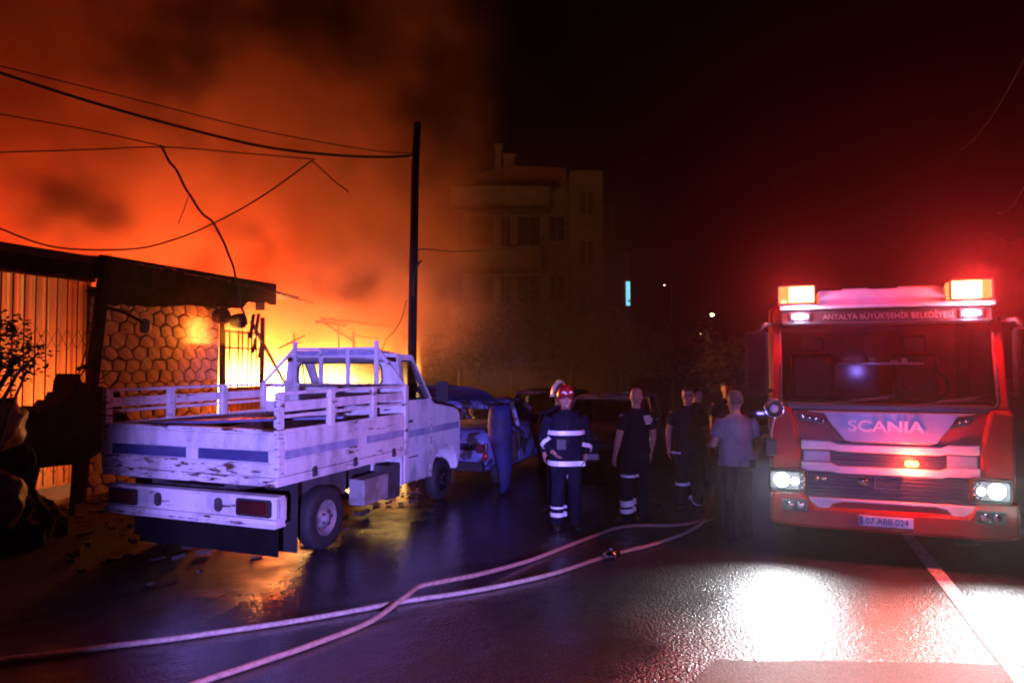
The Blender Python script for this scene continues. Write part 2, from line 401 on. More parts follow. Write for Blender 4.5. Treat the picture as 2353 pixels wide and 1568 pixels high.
# ------------------------------------------------------------------ haze: even smoky air over the whole street
m, nt, out = new_mat('haze_air')
pv = N(nt, 'VolumePrincipled'); pv.inputs['Color'].default_value = (.86, .86, .88, 1); pv.inputs['Density'].default_value = .0008
pv.inputs['Anisotropy'].default_value = .86
nt.links.new(pv.outputs[0], out.inputs['Volume']); M['haze'] = m
hz = MB(); hz.box(-74, 74, -25, 116, -1, 21); tag(hz.build('haze', 'haze'), kind='stuff')

# ------------------------------------------------------------------ smoke and flames: density fields baked into voxel grids
def voxel_volume(name, field, lo, hi, vox, mat, parent=None):
    me = bpy.data.meshes.new(name); o = bpy.data.objects.new(name, me); col.objects.link(o)
    if parent is not None: o.parent = parent
    ng = bpy.data.node_groups.new(name + '_field', 'GeometryNodeTree')
    ng.interface.new_socket('Geometry', in_out='OUTPUT', socket_type='NodeSocketGeometry')
    out = ng.nodes.new('NodeGroupOutput'); vc = ng.nodes.new('GeometryNodeVolumeCube'); sm = ng.nodes.new('GeometryNodeSetMaterial')
    pos = ng.nodes.new('GeometryNodeInputPosition')
    vc.inputs['Min'].default_value = lo; vc.inputs['Max'].default_value = hi
    for k, a in enumerate('XYZ'): vc.inputs['Resolution ' + a].default_value = max(4, int((hi[k] - lo[k]) / vox))
    ng.links.new(field(ng, pos.outputs[0]), vc.inputs['Density'])
    sm.inputs['Material'].default_value = M[mat]
    ng.links.new(vc.outputs[0], sm.inputs[0]); ng.links.new(sm.outputs[0], out.inputs[0])
    o.modifiers.new('field', 'NODES').node_group = ng
    me.materials.append(M[mat]); return o
def vmath(nt, op, a, b):
    n = nt.nodes.new('ShaderNodeVectorMath'); n.operation = op
    for i, q in enumerate((a, b)):
        if isinstance(q, tuple): n.inputs[i].default_value = q
        else: nt.links.new(q, n.inputs[i])
    return n.outputs['Vector']
def sep(nt, v):
    n = nt.nodes.new('ShaderNodeSeparateXYZ'); nt.links.new(v, n.inputs[0]); return n.outputs
def blob(nt, v, c, r):                                    # 1 at the centre of an ellipsoid, 0 at its surface
    q = vmath(nt, 'DIVIDE', vmath(nt, 'SUBTRACT', v, tuple(c)), tuple(r))
    ln = nt.nodes.new('ShaderNodeVectorMath'); ln.operation = 'LENGTH'; nt.links.new(q, ln.inputs[0])
    return ramp(nt, math_(nt, 'MULTIPLY', ln.outputs['Value'], -1), -1, -.3)
def warp(nt, v, scale, amp):
    w = nt.nodes.new('ShaderNodeTexNoise'); w.inputs['Scale'].default_value = scale; w.inputs['Detail'].default_value = 3
    nt.links.new(v, w.inputs['Vector'])
    return vmath(nt, 'ADD', v, vmath(nt, 'MULTIPLY', vmath(nt, 'SUBTRACT', w.outputs['Color'], (.5, .5, .5)), (amp, amp, amp)))
def smoke_field(nt, v):
    w = warp(nt, v, .30, 4.2); w2 = warp(nt, w, 1.1, 1.3)
    x, y, z = sep(nt, w2)
    n1 = noise(nt, w, .34, 5, .6); n2 = noise(nt, v, 1.2, 4, .6)
    edge = ramp(nt, math_(nt, 'MULTIPLY', x, -1), .2, 4.2)
    low = ramp(nt, z, 1.8, 3.6)
    body = math_(nt, 'MULTIPLY', math_(nt, 'ADD', math_(nt, 'MULTIPLY', ramp(nt, n1, .38, .62), 1.1), .12), math_(nt, 'ADD', math_(nt, 'MULTIPLY', ramp(nt, n2, .36, .64), 1.3), .35))
    return math_(nt, 'MULTIPLY', math_(nt, 'MULTIPLY', edge, low), body)
def soot_field(nt, v):
    w = warp(nt, warp(nt, v, .55, 2.6), 1.7, .9); n2 = noise(nt, v, 1.5, 5, .6); dark = None
    for c, r in SOOT:
        q = blob(nt, w, c, r); dark = q if dark is None else math_(nt, 'MAXIMUM', dark, q)
    return math_(nt, 'MULTIPLY', dark, ramp(nt, n2, .36, .62))
def fp(px, py, Y): return tuple(far(px, py, Y))
SOOT = [(fp(420, 140, 14.), (1.7, .9, 2.0)), (fp(540, 50, 14.), (1.9, .9, 1.3)), (fp(535, 548, 13.9), (.75, .7, .66)),
        (fp(620, 655, 13.9), (1.6, .6, .45)), (fp(470, 640, 13.7), (1.3, .6, .45)), (fp(800, 640, 14.6), (1.0, .7, .5)),
        (fp(180, 500, 14.), (1.7, .8, .7)), (fp(1000, 230, 15), (1.2, 1.2, 2.6)), (fp(780, 60, 15), (2.6, 1.2, 1.4))]
def volume_mat(name, colr, dens, aniso, step):
    m, nt, out = new_mat(name)
    at = nt.nodes.new('ShaderNodeAttribute'); at.attribute_name = 'density'
    pv = N(nt, 'VolumePrincipled'); pv.inputs['Color'].default_value = (*colr, 1); pv.inputs['Anisotropy'].default_value = aniso
    pv.inputs['Density Attribute'].default_value = ''
    nt.links.new(math_(nt, 'MULTIPLY', at.outputs['Fac'], dens), pv.inputs['Density'])
    nt.links.new(pv.outputs[0], out.inputs['Volume']); m.cycles.volume_step_rate = step; return m
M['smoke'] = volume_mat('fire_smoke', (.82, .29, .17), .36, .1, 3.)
M['soot_smoke'] = volume_mat('soot_smoke', (.10, .04, .03), 1.7, 0., 3.)
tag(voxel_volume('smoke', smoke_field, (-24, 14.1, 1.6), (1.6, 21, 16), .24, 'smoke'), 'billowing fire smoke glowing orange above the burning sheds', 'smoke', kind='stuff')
tag(voxel_volume('dark_smoke', soot_field, (-13, 12.9, 3.), (.6, 17.5, 14), .25, 'soot_smoke'), 'dark soot clumps drifting in front of the glowing smoke', 'smoke', kind='stuff')

def drift_field(nt, v):  # smoke added to dim the apartment house and the firelight on it
    w = warp(nt, v, .3, 3.); x, y, z = sep(nt, w); n1 = noise(nt, w, .35, 5, .6)
    e = math_(nt, 'MULTIPLY', ramp(nt, x, -4.2, -1.5), ramp(nt, math_(nt, 'MULTIPLY', x, -1), -6.2, -3.0))
    return math_(nt, 'MULTIPLY', math_(nt, 'MULTIPLY', e, ramp(nt, math_(nt, 'MULTIPLY', z, -1), -11, -6.)), math_(nt, 'ADD', ramp(nt, n1, .35, .65), .45))
M['dimming_mat'] = volume_mat('dimming_smoke', (.10, .05, .05), .16, 0., 3.)
tag(voxel_volume('dimming_smoke', drift_field, (-5., 21.5, .05), (6.6, 27, 11.5), .4, 'dimming_mat'), 'added thin dark smoke dimming the apartment house and its firelight', 'smoke', kind='stuff')

def flame_field(zlo, ztop, boost=0.):
    def field(nt, v):
        st = vmath(nt, 'MULTIPLY', warp(nt, v, 1.1, .5), (1, 1, .4)); x, y, z = sep(nt, v)
        n1 = noise(nt, st, .8, 4, .6); n2 = noise(nt, st, 2.4, 3, .6)
        f = math_(nt, 'ADD', math_(nt, 'MULTIPLY', n1, .7), math_(nt, 'MULTIPLY', n2, .3))
        top = ramp(nt, math_(nt, 'ADD', math_(nt, 'MULTIPLY', z, -1), math_(nt, 'MULTIPLY', f, 2.2)), 1.1 - ztop, 1.1 - zlo)
        low = math_(nt, 'ADD', math_(nt, 'MULTIPLY', ramp(nt, math_(nt, 'MULTIPLY', z, -1), -2.7, -1.4), boost), 1.)
        return math_(nt, 'MULTIPLY', math_(nt, 'MULTIPLY', top, low), math_(nt, 'ADD', math_(nt, 'MULTIPLY', ramp(nt, f, .38, .60), .75), .25))
    return field
def flame_mat(name, strength):
    m, nt, out = new_mat(name)
    at = nt.nodes.new('ShaderNodeAttribute'); at.attribute_name = 'density'; d = at.outputs['Fac']
    em = N(nt, 'Emission'); hot = ramp(nt, d, .1, .8)
    c1 = mixc(nt, hot, (1., .15, .010), (1., .42, .05))
    nt.links.new(mixc(nt, ramp(nt, d, .75, 1.7), c1, (1., .62, .20)), em.inputs['Color'])
    nt.links.new(math_(nt, 'MULTIPLY', math_(nt, 'POWER', d, 1.9), strength), em.inputs['Strength'])
    nt.links.new(em.outputs[0], out.inputs['Volume']); m.cycles.volume_step_rate = 2.5; return m
M['flame_big'] = flame_mat('big_flames', 4.2)
M['flame_small'] = flame_mat('small_flames', 3.5)
FIRE = (1., .055, .010); FIRE2 = (1., .13, .02)
fl = thing('shed_fire', 'tall yellow flames of the burning shed behind the white pickup', 'fire', W(FA, 0, 0), ROT); fl['kind'] = 'stuff'
voxel_volume('flames', flame_field(.8, 4.6, 1.3), (-4.2, 4.4, .5), (-.5, 12.2, 5.), .14, 'flame_big', fl)
for i, (x, y, z, p, s) in enumerate(((-1.6, 5.6, 1.9, 829, .5), (-2.2, 8.4, 2.2, 963, .6), (-2.8, 6.6, 3.6, 1171, .8), (-7.5, 3.5, 3.4, 1098, .9), (-7.5, 8.0, 4.6, 1049, .9), (-9, -1.5, 4.2, 620, .9), (-.8, -.2, 1.4, 260, .4), (-.9, -2.2, 1.5, 200, .4))):
    lamp('fire_light', 'POINT', (x, y, z), FIRE2 if x > -1 else FIRE, p, fl, s)
def small_fire(label, x, y, z, sx, sy, sz, p):
    f = thing('small_fire', label, 'fire', W(FA, x, y, z), ROT); f['kind'] = 'stuff'
    voxel_volume('flames', flame_field(.2, sz), (-sx, -sy, .02), (sx, sy, sz), .07, 'flame_small', f)
    lamp('fire_light', 'POINT', (0, 0, sz * .55), FIRE2, p, f, .25)
small_fire('small flames under the charred fascia at the wall top', .32, 2.55, 2.45, .14, .55, .45, 40)
small_fire('low flames burning between the stone wall and the pickup bed', .8, 3.7, 0, .3, .5, 1.2, 190)
small_fire('flames set out of view before the cream gate to light the tailgate', .7, -2.3, 0, .3, .4, 1.5, 110)  # out-of-view fire placed to warm the left end of the tailgate
# ------------------------------------------------------------------ burning sheds along the street (facade frame: x out to the street, y along it)
random.seed(11)
FR = dict(loc=W(FA, 0, 0), rz=ROT)
# cream corrugated gate with a folding lattice in front
t = thing('corrugated_gate', 'cream corrugated sheet gate lit orange with folding lattice across it', 'gate', **FR)
pm = MB(); w_ = .19; prof = [(-w_ / 2, 0), (-w_ * .3, .0), (-w_ * .2, .03), (w_ * .2, .03), (w_ * .3, 0), (w_ / 2 - .006, 0)]
pm.rings([[(y_, x_, .25) for x_, y_ in prof], [(y_, x_, 1.9) for x_, y_ in prof], [(y_, x_, 3.48) for x_, y_ in prof]], smooth=False, caps=False); pm.f = [f for k_, f in enumerate(pm.f) if k_ % len(prof) != len(prof) - 1]; pm.m = pm.m[:len(pm.f)]; pm.sm = pm.sm[:len(pm.f)]
pmesh = pm.mesh('panel', ['gate_pale'])
for i in range(18): part('panel', pmesh, t, (-.05 + random.uniform(-.006, .006), .36 - i * .19, 0))
lb = MB(); lb.bar((.05, 0, .3), (.05, 0, 3.35), .014, .014); lbm = lb.mesh('lattice_bar', ['black_steel'])
for i in range(13): part('lattice_bar', lbm, t, (0, .3 - i * .16, 0))
for zc, nm in ((2.45, 0), (1.35, 1), (.6, 0)):
    for sgn in (1, -1):
        q = MB(); k = 13
        q.tube([(.058 + .008 * sgn, .3 - i * .16, zc + .15 * sgn * (1 if i % 2 else -1)) for i in range(k)], .006, 5)
        q.build('lattice_brace', 'black_steel', t)
q = MB(); q.box(-.02, .07, -2.3, .42, 3.36, 3.5); q.build('gate_track', 'roof', t)
# leaning post with stays and the blue lamp arm
t = thing('steel_post', 'black leaning steel post between cream gate and stone wall', 'post', W(FA, .28, 0), ROT)
q = MB(); q.bar((0, .04, -.05), (0, .42, 3.72), .15, .13); q.build('shaft', 'soot', t, .01)
q = MB(); q.tube([(0, .3, 2.9), (.15, -.05, 2.1), (.2, -.2, 1.75)], .012, 6); q.build('stay', 'black_steel', t)
q = MB(); q.bar((0, .28, 2.1), (.05, -.05, 2.0), .05); q.build('bracket', 'soot', t)
q = MB(); q.bar((0, .3, 3.2), (.02, .1, 3.18), .05); q.build('bracket', 'soot', t)
q = MB(); q.box(-.14, .16, -.06, .34, .9, 1.25); q.build('clamp_plate', 'soot', t, .01)
t = thing('arm_lamp', 'small blue enamelled lamp on a short dark arm from the leaning post', 'lamp', W(FA, .28, .36, 2.98), ROT)
q = MB(); q.tube(bez([(0, 0, 0), (.05, .35, -.08), (.1, .66, -.22)], 5), .025, 8); q.build('arm', 'soot', t)
q = MB(); q.lathe([(.02, -.14), (.075, -.13), (.085, -.04), (.075, .06), (.03, .1)], (.1, .72, -.26), 'z', 14); q.build('shade', 'blue_lamp', t)
# stone wall: every stone on its own
t = thing('stone_wall', 'rubble stone wall in orange firelight behind the pickup bed', 'wall', **FR)
q = MB(); q.box(-.3, -.012, .36, 3.1, 0, 3.3); q.build('mortar', 'mortar', t)
def jit(a, b): return (mnoise.noise(Vector((a * 3.7, b * 5.3, 2.2))) * .075, mnoise.noise(Vector((a * 4.1 + 20, b * 3.9, 7.7))) * .06)
CW, CH = .27, .20                                         # jittered hexagonal courses: neighbours share their corners
rows = int(3.2 / CH)
for r_ in range(rows):
    for c_ in range(11):
        cy = .36 + c_ * CW + (CW / 2 if r_ % 2 else 0); cz = .06 + r_ * CH
        hexv = []
        for a_, b_ in ((0, -.62), (.5, -.36), (.5, .36), (0, .62), (-.5, .36), (-.5, -.36)):
            gy, gz = round((cy + a_ * CW) * 40), round((cz + b_ * CH) * 40)
            jy, jz = jit(gy * .31, gz * .27); hexv.append((min(3.08, max(.37, cy + a_ * CW + jy)), max(.01, cz + b_ * CH + jz)))
        my = sum(p[0] for p in hexv) / 6; mz = sum(p[1] for p in hexv) / 6
        if max(p[0] for p in hexv) - min(p[0] for p in hexv) < .1: continue
        dp = random.uniform(.012, .024); q = MB()
        def ins(k, x): return [(x + random.uniform(-.003, .003), (p[0] - my) * k, (p[1] - mz) * k) for p in hexv]
        q.rings([[(0, y_, z_) for _, y_, z_ in ins(.93, 0)], ins(.91, dp), ins(.80, dp + .007)], smooth=False)
        part('stone', q.mesh('stone', ['stone']), t, (-.012, my, mz))
# chain-link screen hung in front of the wall top
# charred sign board under the eave
t = thing('fascia_board', 'charred black fascia board hanging above the stone wall', 'board', **FR)
q = MB(); top = []; bot = []
for i in range(30):
    y = .44 + i * (4.1 / 29); bot.append((y, 3.02 + .22 * (i / 29) + random.uniform(-.035, .035) + (.12 if i > 22 else 0))); top.append((y, 3.8 - .02 * i / 29))
q.prism(bot + top[::-1], 'x', .10, .16); q.build('board', 'soot', t)
for yy in (.7, 1.9, 3.1, 4.2):
    q = MB(); q.box(-.1, .1, yy, yy + .06, 3.2, 3.7); q.build('batten', 'char_wood', t)
# roof: flat slab to the left, sagging corrugated sheets to the right
t = thing('shed_roof', 'sagging sooty corrugated roof over the burning shed front', 'roof', **FR)
q = MB(); q.box(-1.7, .12, -3.5, 1.2, 3.60, 3.76); q.build('slab', 'roof', t, .02)
q = MB(); random.seed(2)
eb_ = [(-3.5 + k * .1, 3.40 + random.uniform(-.02, .025)) for k in range(41)]
q.prism(eb_ + [(.5, 3.63), (-3.5, 3.63)], 'x', .09, .125); q.build('eave_board', 'soot', t)
for i in range(9):
    y0 = 1.0 + i * .52; k = 13; rg = []
    for j in range(k):
        y = y0 + .62 * j / (k - 1); dz = .018 * math.cos(j / (k - 1) * 2 * math.pi * 5)
        sag = -.02 * (y - 1) - .012 * (y - 1) ** 2 * .6 + .03 * (i % 2)
        rg.append([(.2 + random.uniform(-.05, .05), y, 3.74 + sag + dz), (-.5, y, 3.88 + sag + dz), (-1.3, y, 3.95 + sag * 1.5 + dz), (-1.3, y, 3.94 + sag * 1.5 + dz), (-.5, y, 3.87 + sag + dz), (.2, y, 3.73 + sag + dz)])
    q = MB(); q.rings(rg); q.build('roof_sheet', 'roof', t)
# inner burnt walls behind, seen through the flames as silhouettes
t = thing('iron_gate', 'barred iron gate with bright fire glowing through its bars', 'gate', W(FA, .02, 3.15), ROT)
q = MB(); q.bar((0, 0, 0), (0, 0, 3.2), .07); q.build('gate_post', 'soot', t)
q = MB(); q.bar((0, 1.12, 0), (0, 1.14, 3.05), .07); q.build('gate_post', 'soot', t)
bm_ = MB(); bm_.bar((0, 0, .15), (0, 0, 2.75), .022); bmm = bm_.mesh('bar', ['soot'])
for i in range(7): part('bar', bmm, t, (0, .14 + i * .14, 0), (random.uniform(-.02, .03), 0, 0))
for z in (.3, 1.0, 1.75, 2.4, 2.72):
    q = MB(); q.bar((.015, .03, z), (.015, 1.1, z - .02), .03); q.build('cross_rail', 'soot', t)
q = MB(); q.box(-.02, .01, .05, 1.08, .15, 1.62); q.build('kick_sheet', 'roof', t)
q = MB(); q.bar((.04, .75, 2.95), (.05, 1.85, 1.6), .05); q.build('fallen_brace', 'char_wood', t)
q = MB()
for y, z, h in ((.75, 2.6, .5), (.9, 2.7, .42), (1.0, 2.2, .3), (.82, 2.3, .3)): q.bar((.03, y, z), (.05, y + .06, z + h), .07, .03)
q.build('twisted_iron', 'soot', t)
for i, (yy, zz) in enumerate(((2.86, 2.98), (3.3, 2.92))):
    t = thing('floodlight', ('dead soot-black floodlight on the stone wall side of the gate post', 'dead soot-black floodlight on the flame side of the gate post')[i], 'lamp', W(FA, .25, yy, zz), ROT)
    q = MB(); q.lathe([(.05, -.16), (.12, -.1), (.15, .06), (.15, .12), (.12, .12)], (0, 0, 0), 'x', 14); q.build('housing', 'soot', t)
    q = MB(); q.bar((-.1, 0, 0), (-.2, .05 if i == 0 else -.05, .1), .04); q.build('bracket', 'soot', t)
# collapsed frame in the flames
t = thing('collapsed_roof_frame', 'bent iron roof frame standing in the yellow flames above the cab', 'frame', W(FA, 0, 0), ROT)
def fpl(px, py, x):     # sight line to the plane at facade depth x, local coordinates
    d = ray(px, py); P = W(FA, x, 0); k = (P - Vector((0, 0, 2.08))).dot(RT) / d.dot(RT); q_ = Vector((0, 0, 2.08)) + d * k - FA
    return (q_.dot(RT), q_.dot(U), q_.z)
for a_, b_, wd in (((725, 738), (795, 748), .05), ((735, 730), (915, 752), .04), ((745, 742), (815, 785), .05), ((778, 745), (778, 830), .03), ((812, 760), (812, 830), .05), ((815, 770), (870, 778), .03), ((675, 765), (676, 800), .03), ((660, 788), (690, 786), .03), ((725, 740), (765, 730), .03), ((640, 800), (700, 770), .03)):
    q = MB(); q.bar(fpl(*a_, -.35), fpl(*b_, -.35), wd); q.build('frame_bar', 'char_wood', t)
for i in range(6):
    q = MB(); q.bar(fpl(728 + i * 13, 742, -.3), fpl(745 + i * 13, 733, -.5), .03, .02); q.build('rafter', 'char_wood', t)
# back and far walls of the shed so that the fire has a room to burn in
t = thing('shed_back_wall', 'soot-stained block wall behind the flames', 'wall', **FR)
q = MB(); q.box(-5.2, -4.9, -3.5, 12.5, 0, 2.6); q.build('block_wall', 'mortar', t)
# burnt things in the left foreground
def gp(px, py): return gnd(px, py)
t = thing('burnt_cabinet', 'black burnt-out sheet metal cabinet with torn top beside the leaning post', 'cabinet', W(FA, 1.0, -.3), ROT)
poly = [(-1.1, .75), (-1.15, 1.42), (-1.0, 1.5), (-.93, 1.44), (-.84, 1.53), (-.7, 1.51), (-.64, 1.6), (-.55, 1.58), (-.5, 1.7), (-.44, 1.69), (-.42, 1.86), (-.37, 1.95), (-.33, 1.8), (-.27, 1.83), (-.24, 1.70), (-.12, 1.64), (-.02, 1.71), (.1, 1.68), (.14, 1.74), (.26, 1.66), (.24, 1.58), (.31, 1.5), (.27, 1.41), (.36, 1.32), (.42, 1.1), (.52, .98), (.36, .9), (.1, .95), (-.1, .8), (-.3, .72)]
q = MB(); q.prism(poly, 'x', -.25, .2); q.build('casing', 'soot', t, .01)
for y, w_ in ((-.95, .12), (-.3, .05)):
    q = MB(); q.bar((0, y, 0), (random.uniform(-.04, .04), y + .03, .96), w_); q.build('leg', 'soot', t)
q = MB(); q.tube([(0, -.35, 1.75), (.02, -.2, 1.95), (.02, -.1, 2.08)], .012, 5); q.tube([(0, -.3, 1.7), (.05, .05, 1.86), (.05, .22, 1.98)], .01, 5); q.tube([(.02, -.28, 1.64), (.05, .1, 1.76)], .008, 5); q.build('torn_strip', 'soot', t)
for i, (px, py, Y, lab) in enumerate(((-14, 975, 7.6, 'dark red sack slumped on top of the burnt heap'), (-20, 1150, 7.4, 'dark red bulging sack lying low at the foot of the burnt heap'))):
    c = far(px, py, Y); q = MB(); n = 26; rg = []
    for a_ in range(19):
        th = math.pi * (a_ + .1) / 18.2; ring = []
        for j in range(n):
            v_ = Vector((math.sin(th) * math.cos(2 * math.pi * j / n), math.sin(th) * math.sin(2 * math.pi * j / n), -math.cos(th))); k_ = 1 + .35 * mnoise.noise(v_ * 1.6 + Vector((i * 7, 0, 0))) + .16 * mnoise.noise(v_ * 4.5 + Vector((i * 5, 3, 0)))
            ring.append((v_.x * .33 * k_, v_.y * .3 * k_, v_.z * .30 * k_))
        rg.append(ring)
    q.rings(rg); o = q.build('sack', 'red_sheet', loc=c); tag(o, lab, 'sack')
c = far(20, 1050, 7.9)
q = MB(); hp = []
for a_ in range(22):
    rr = (1 - a_ / 21) ** .55; ring = []
    for j in range(40):
        th = 2 * math.pi * j / 40; v_ = Vector((math.cos(th) * (1.15 * rr + .1), math.sin(th) * (.6 * rr + .05), a_ / 21 * 1.6))
        n_ = mnoise.noise(v_ * 2.3) * .22 + mnoise.noise(v_ * 6.) * .10 + mnoise.noise(v_ * 15) * .05
        ring.append((c.x - .75 + v_.x * (1 + n_), c.y + .15 + v_.y * (1 + n_), v_.z + n_ * .5 * (a_ > 0)))
    hp.append(ring)
q.rings(hp, smooth=False); tag(q.build('burnt_heap', 'soot'), 'heap of burnt black scrap below the two red sacks', 'scrap heap')
t = thing('blocking_bank', 'added low bank of charred rubble screening the low flames', 'rubble', **FR)  # bank added to block low flames and their reflections under the pickup
for k in range(46):
    y = 3.2 + k * .2; q = MB(); w_ = random.uniform(.18, .4); h_ = random.uniform(.5, 1.0); n = 7
    q.rings([[(.15 + random.uniform(-.2, .25) * f + w_ * f * math.cos(6.283 * j / n) * random.uniform(.8, 1.2), y + w_ * f * math.sin(6.283 * j / n) * random.uniform(.8, 1.2), h_ * z_) for j in range(n)] for f, z_ in ((1.2, 0), (1., .45), (.65, .85), (.25, 1.))], smooth=False)
    q.build('bank_block', 'soot', t)
# debris on the ground
q = MB(); random.seed(5)
for i in range(420):
    x = random.uniform(.2, 5.); y = random.uniform(-2.5, 7.5)
    p = W(FA, x, y); a_ = random.uniform(0, 3.2); l = random.uniform(.02, .16); h = random.uniform(.008, .05)
    d = Vector((math.cos(a_), math.sin(a_), random.uniform(-.05, .2))) * l
    q.bar(p + Vector((0, 0, h)), p + d + Vector((0, 0, h)), random.uniform(.015, .07), h)
tag(q.build('debris', 'char_wood'), 'charred splinters and rubble scattered on the wet ground', 'debris', kind='stuff')
# ------------------------------------------------------------------ white pickup (frame: x to its right side, y forward, origin under its right rear corner)
pk = thing('pickup_truck', 'old rusty white pickup with slatted drop-side bed and blue stripes', 'pickup', PK, ROT)
def pb(name, mat, f, bevel=0, parent=None):
    q = MB(); f(q); return q.build(name, mat, parent or pk, bevel)
# tailgate
tg = pb('tailgate', 'white_rust', lambda q: (q.box(-2.33, -.03, .02, .05, .94, 1.40), q.box(-2.33, -.03, -.012, .03, 1.215, 1.375), q.box(-2.33, -2.25, -.01, .03, 1.085, 1.215), q.box(-.11, -.03, -.01, .03, 1.085, 1.215), q.box(-1.17, -1.03, -.01, .03, 1.085, 1.215)), .008)
pb('lower_swage', 'white_rust2', lambda q: q.box(-2.33, -.03, -.012, .03, .955, 1.085), .008, tg)
pb('top_rail', 'white_rust2', lambda q: q.box(-2.36, -.01, -.02, .06, 1.395, 1.425), .008, tg)
pb('stripe', 'blue_stripe', lambda q: q.box(-2.24, -1.18, .008, .025, 1.095, 1.205), 0, tg)
pb('stripe', 'blue_stripe', lambda q: q.box(-1.02, -.12, .008, .025, 1.095, 1.205), 0, tg)
for x in (-2.1, -1.3, -.5):
    pb('hinge', 'white_rust2', lambda q: (q.box(x, x + .07, -.03, .0, .87, .96),), .005, tg)
pb('rear_sill', 'white_rust2', lambda q: (q.box(-2.36, .0, -.015, .06, .86, .935), q.box(-2.36, .0, -.03, .0, .935, .948)), .008)
# sides
for nm, x0, x1, out in (('side_panel', -.04, 0., 1), ('side_panel', -2.38, -2.34, -1)):
    xo = x1 if out > 0 else x0
    a_, b_ = (xo - .005, xo + .014) if out > 0 else (xo - .014, xo + .005)
    sp = pb(nm, 'white_rust', lambda q: (q.box(x0, x1, .05, 2.6, .95, 1.42), q.box(a_, b_, .1, 2.52, 1.22, 1.38), q.box(a_, b_, .1, 2.52, .97, 1.1), q.box(a_, b_, .03, .10, .95, 1.42), q.box(a_, b_, 2.52, 2.6, .95, 1.42)), .008)
    pb('stripe', 'blue_fade', lambda q: (q.box(xo - .004, xo + .008 * out, .11, 1.42, 1.115, 1.205) if out > 0 else q.box(xo - .008, xo + .004, .11, 1.42, 1.115, 1.205)), 0, sp)
    pb('stripe', 'blue_fade', lambda q: (q.box(xo - .004, xo + .008 * out, 1.6, 2.5, 1.115, 1.205) if out > 0 else q.box(xo - .008, xo + .004, 1.6, 2.5, 1.115, 1.205)), 0, sp)
    pb('bed_sill', 'white_rust', lambda q: (q.box(x0 - .0, x1 + .004, .0, 2.62, .855, .945),), .008, sp)
    for y in (.55, 1.32, 2.2):
        pb('latch', 'black_steel', lambda q: (q.box(min(xo, xo + .03 * out), max(xo, xo + .03 * out), y, y + .05, .88, .99), q.box(min(xo, xo + .045 * out), max(xo, xo + .045 * out), y + .01, y + .04, .9, .93)), .004, sp)
    rk = pb('side_rack', 'white_rust', lambda q: q.box(x0, x1, .0, 2.6, 1.765, 1.80), .006)
    pb('slat', 'white_rust', lambda q: q.box(x0 + .012, x1 - .006, .04, 2.56, 1.595, 1.70), .005, rk)
    pb('slat', 'white_rust', lambda q: q.box(x0 + .012, x1 - .006, .04, 2.56, 1.53, 1.565), .005, rk)
    for y in (0., .86, 1.74, 2.53):
        pb('stake', 'white_rust2' if y == 0 else 'white_rust', lambda q: q.box(x0 - .004, x1 + .018, y - .01, y + .075, 1.40 if 0 < y < 2 else .95, 1.79), .005, rk)
pb('bed_floor', 'under', lambda q: q.box(-2.34, -.04, .05, 2.6, .87, .93))
# headboard
hb = pb('headboard', 'white_rust', lambda q: (q.box(-2.36, -.02, 2.6, 2.64, 1.735, 1.80), q.box(-2.34, -.04, 2.61, 2.63, .93, 1.55)), .006)
pb('headboard_rail', 'white_rust', lambda q: (q.box(-1.9, -.47, 2.6, 2.64, 2.27, 2.31),), .006, hb)
pb('headboard_rail', 'blue_fade', lambda q: (q.box(-1.86, -.5, 2.612, 2.628, 2.2, 2.268),), 0, hb)
for x, zt in ((-1.88, 2.40), (-1.43, 2.29), (-.98, 2.29), (-.52, 2.40)):
    pb('headboard_post', 'white_rust', lambda q: q.box(x, x + .05, 2.596, 2.645, 1.78, zt), .006, hb)
for a_, b_ in (((-1.86, 2.62, 2.3), (-2.36, 2.55, 1.79)), ((-.49, 2.62, 2.3), (-.02, 2.55, 1.79))):
    pb('headboard_brace', 'white_rust', lambda q: q.bar(a_, b_, .04), .004, hb)
# cab
arch = [(3.98 + .43 * math.cos(R(a_)), .40 + .43 * math.sin(R(a_))) for a_ in range(0, 181, 12)]
low = [(2.66, .44), (2.66, 1.56), (3.5, 1.54), (3.72, 1.48), (4.3, 1.40), (4.48, 1.33), (4.54, 1.2), (4.53, .62), (4.47, .5)] + arch + [(3.5, .42)]
cab = pb('cab_body', 'white_paint', lambda q: q.prism(low, 'x', -2.10, -.1), .035)
TO = dict(n=8)
# rear wall with window
o4 = [(-.2, 2.66, 2.22), (-2.0, 2.66, 2.22), (-2.1, 2.66, 1.55), (-.1, 2.66, 1.55)]
i4 = [(-.44, 2.66, 2.09), (-1.82, 2.66, 2.09), (-1.84, 2.66, 1.79), (-.42, 2.66, 1.79)]
def ringloop(p): return rquad(p, .09)
def corner_loop(p): return rquad(p, .02)
rw = pb('rear_wall', 'white_paint', lambda q: q.plate(corner_loop(o4), ringloop(i4), (0, .03, 0)))
pb('rear_window', 'glass', lambda q: q.add([(x, 2.675, z) for x, z in ((-1.84, 1.78), (-.42, 1.78), (-.43, 2.1), (-1.83, 2.1))], [(0, 1, 2, 3)]), 0, rw)
pb('window_seal', 'rubber', lambda q: q.tube([Vector(p) + Vector((0, -.004, 0)) for p in rquad(i4, .09)] + [Vector(rquad(i4, .09)[0]) + Vector((0, -.004, 0))], .012, 6), 0, rw)
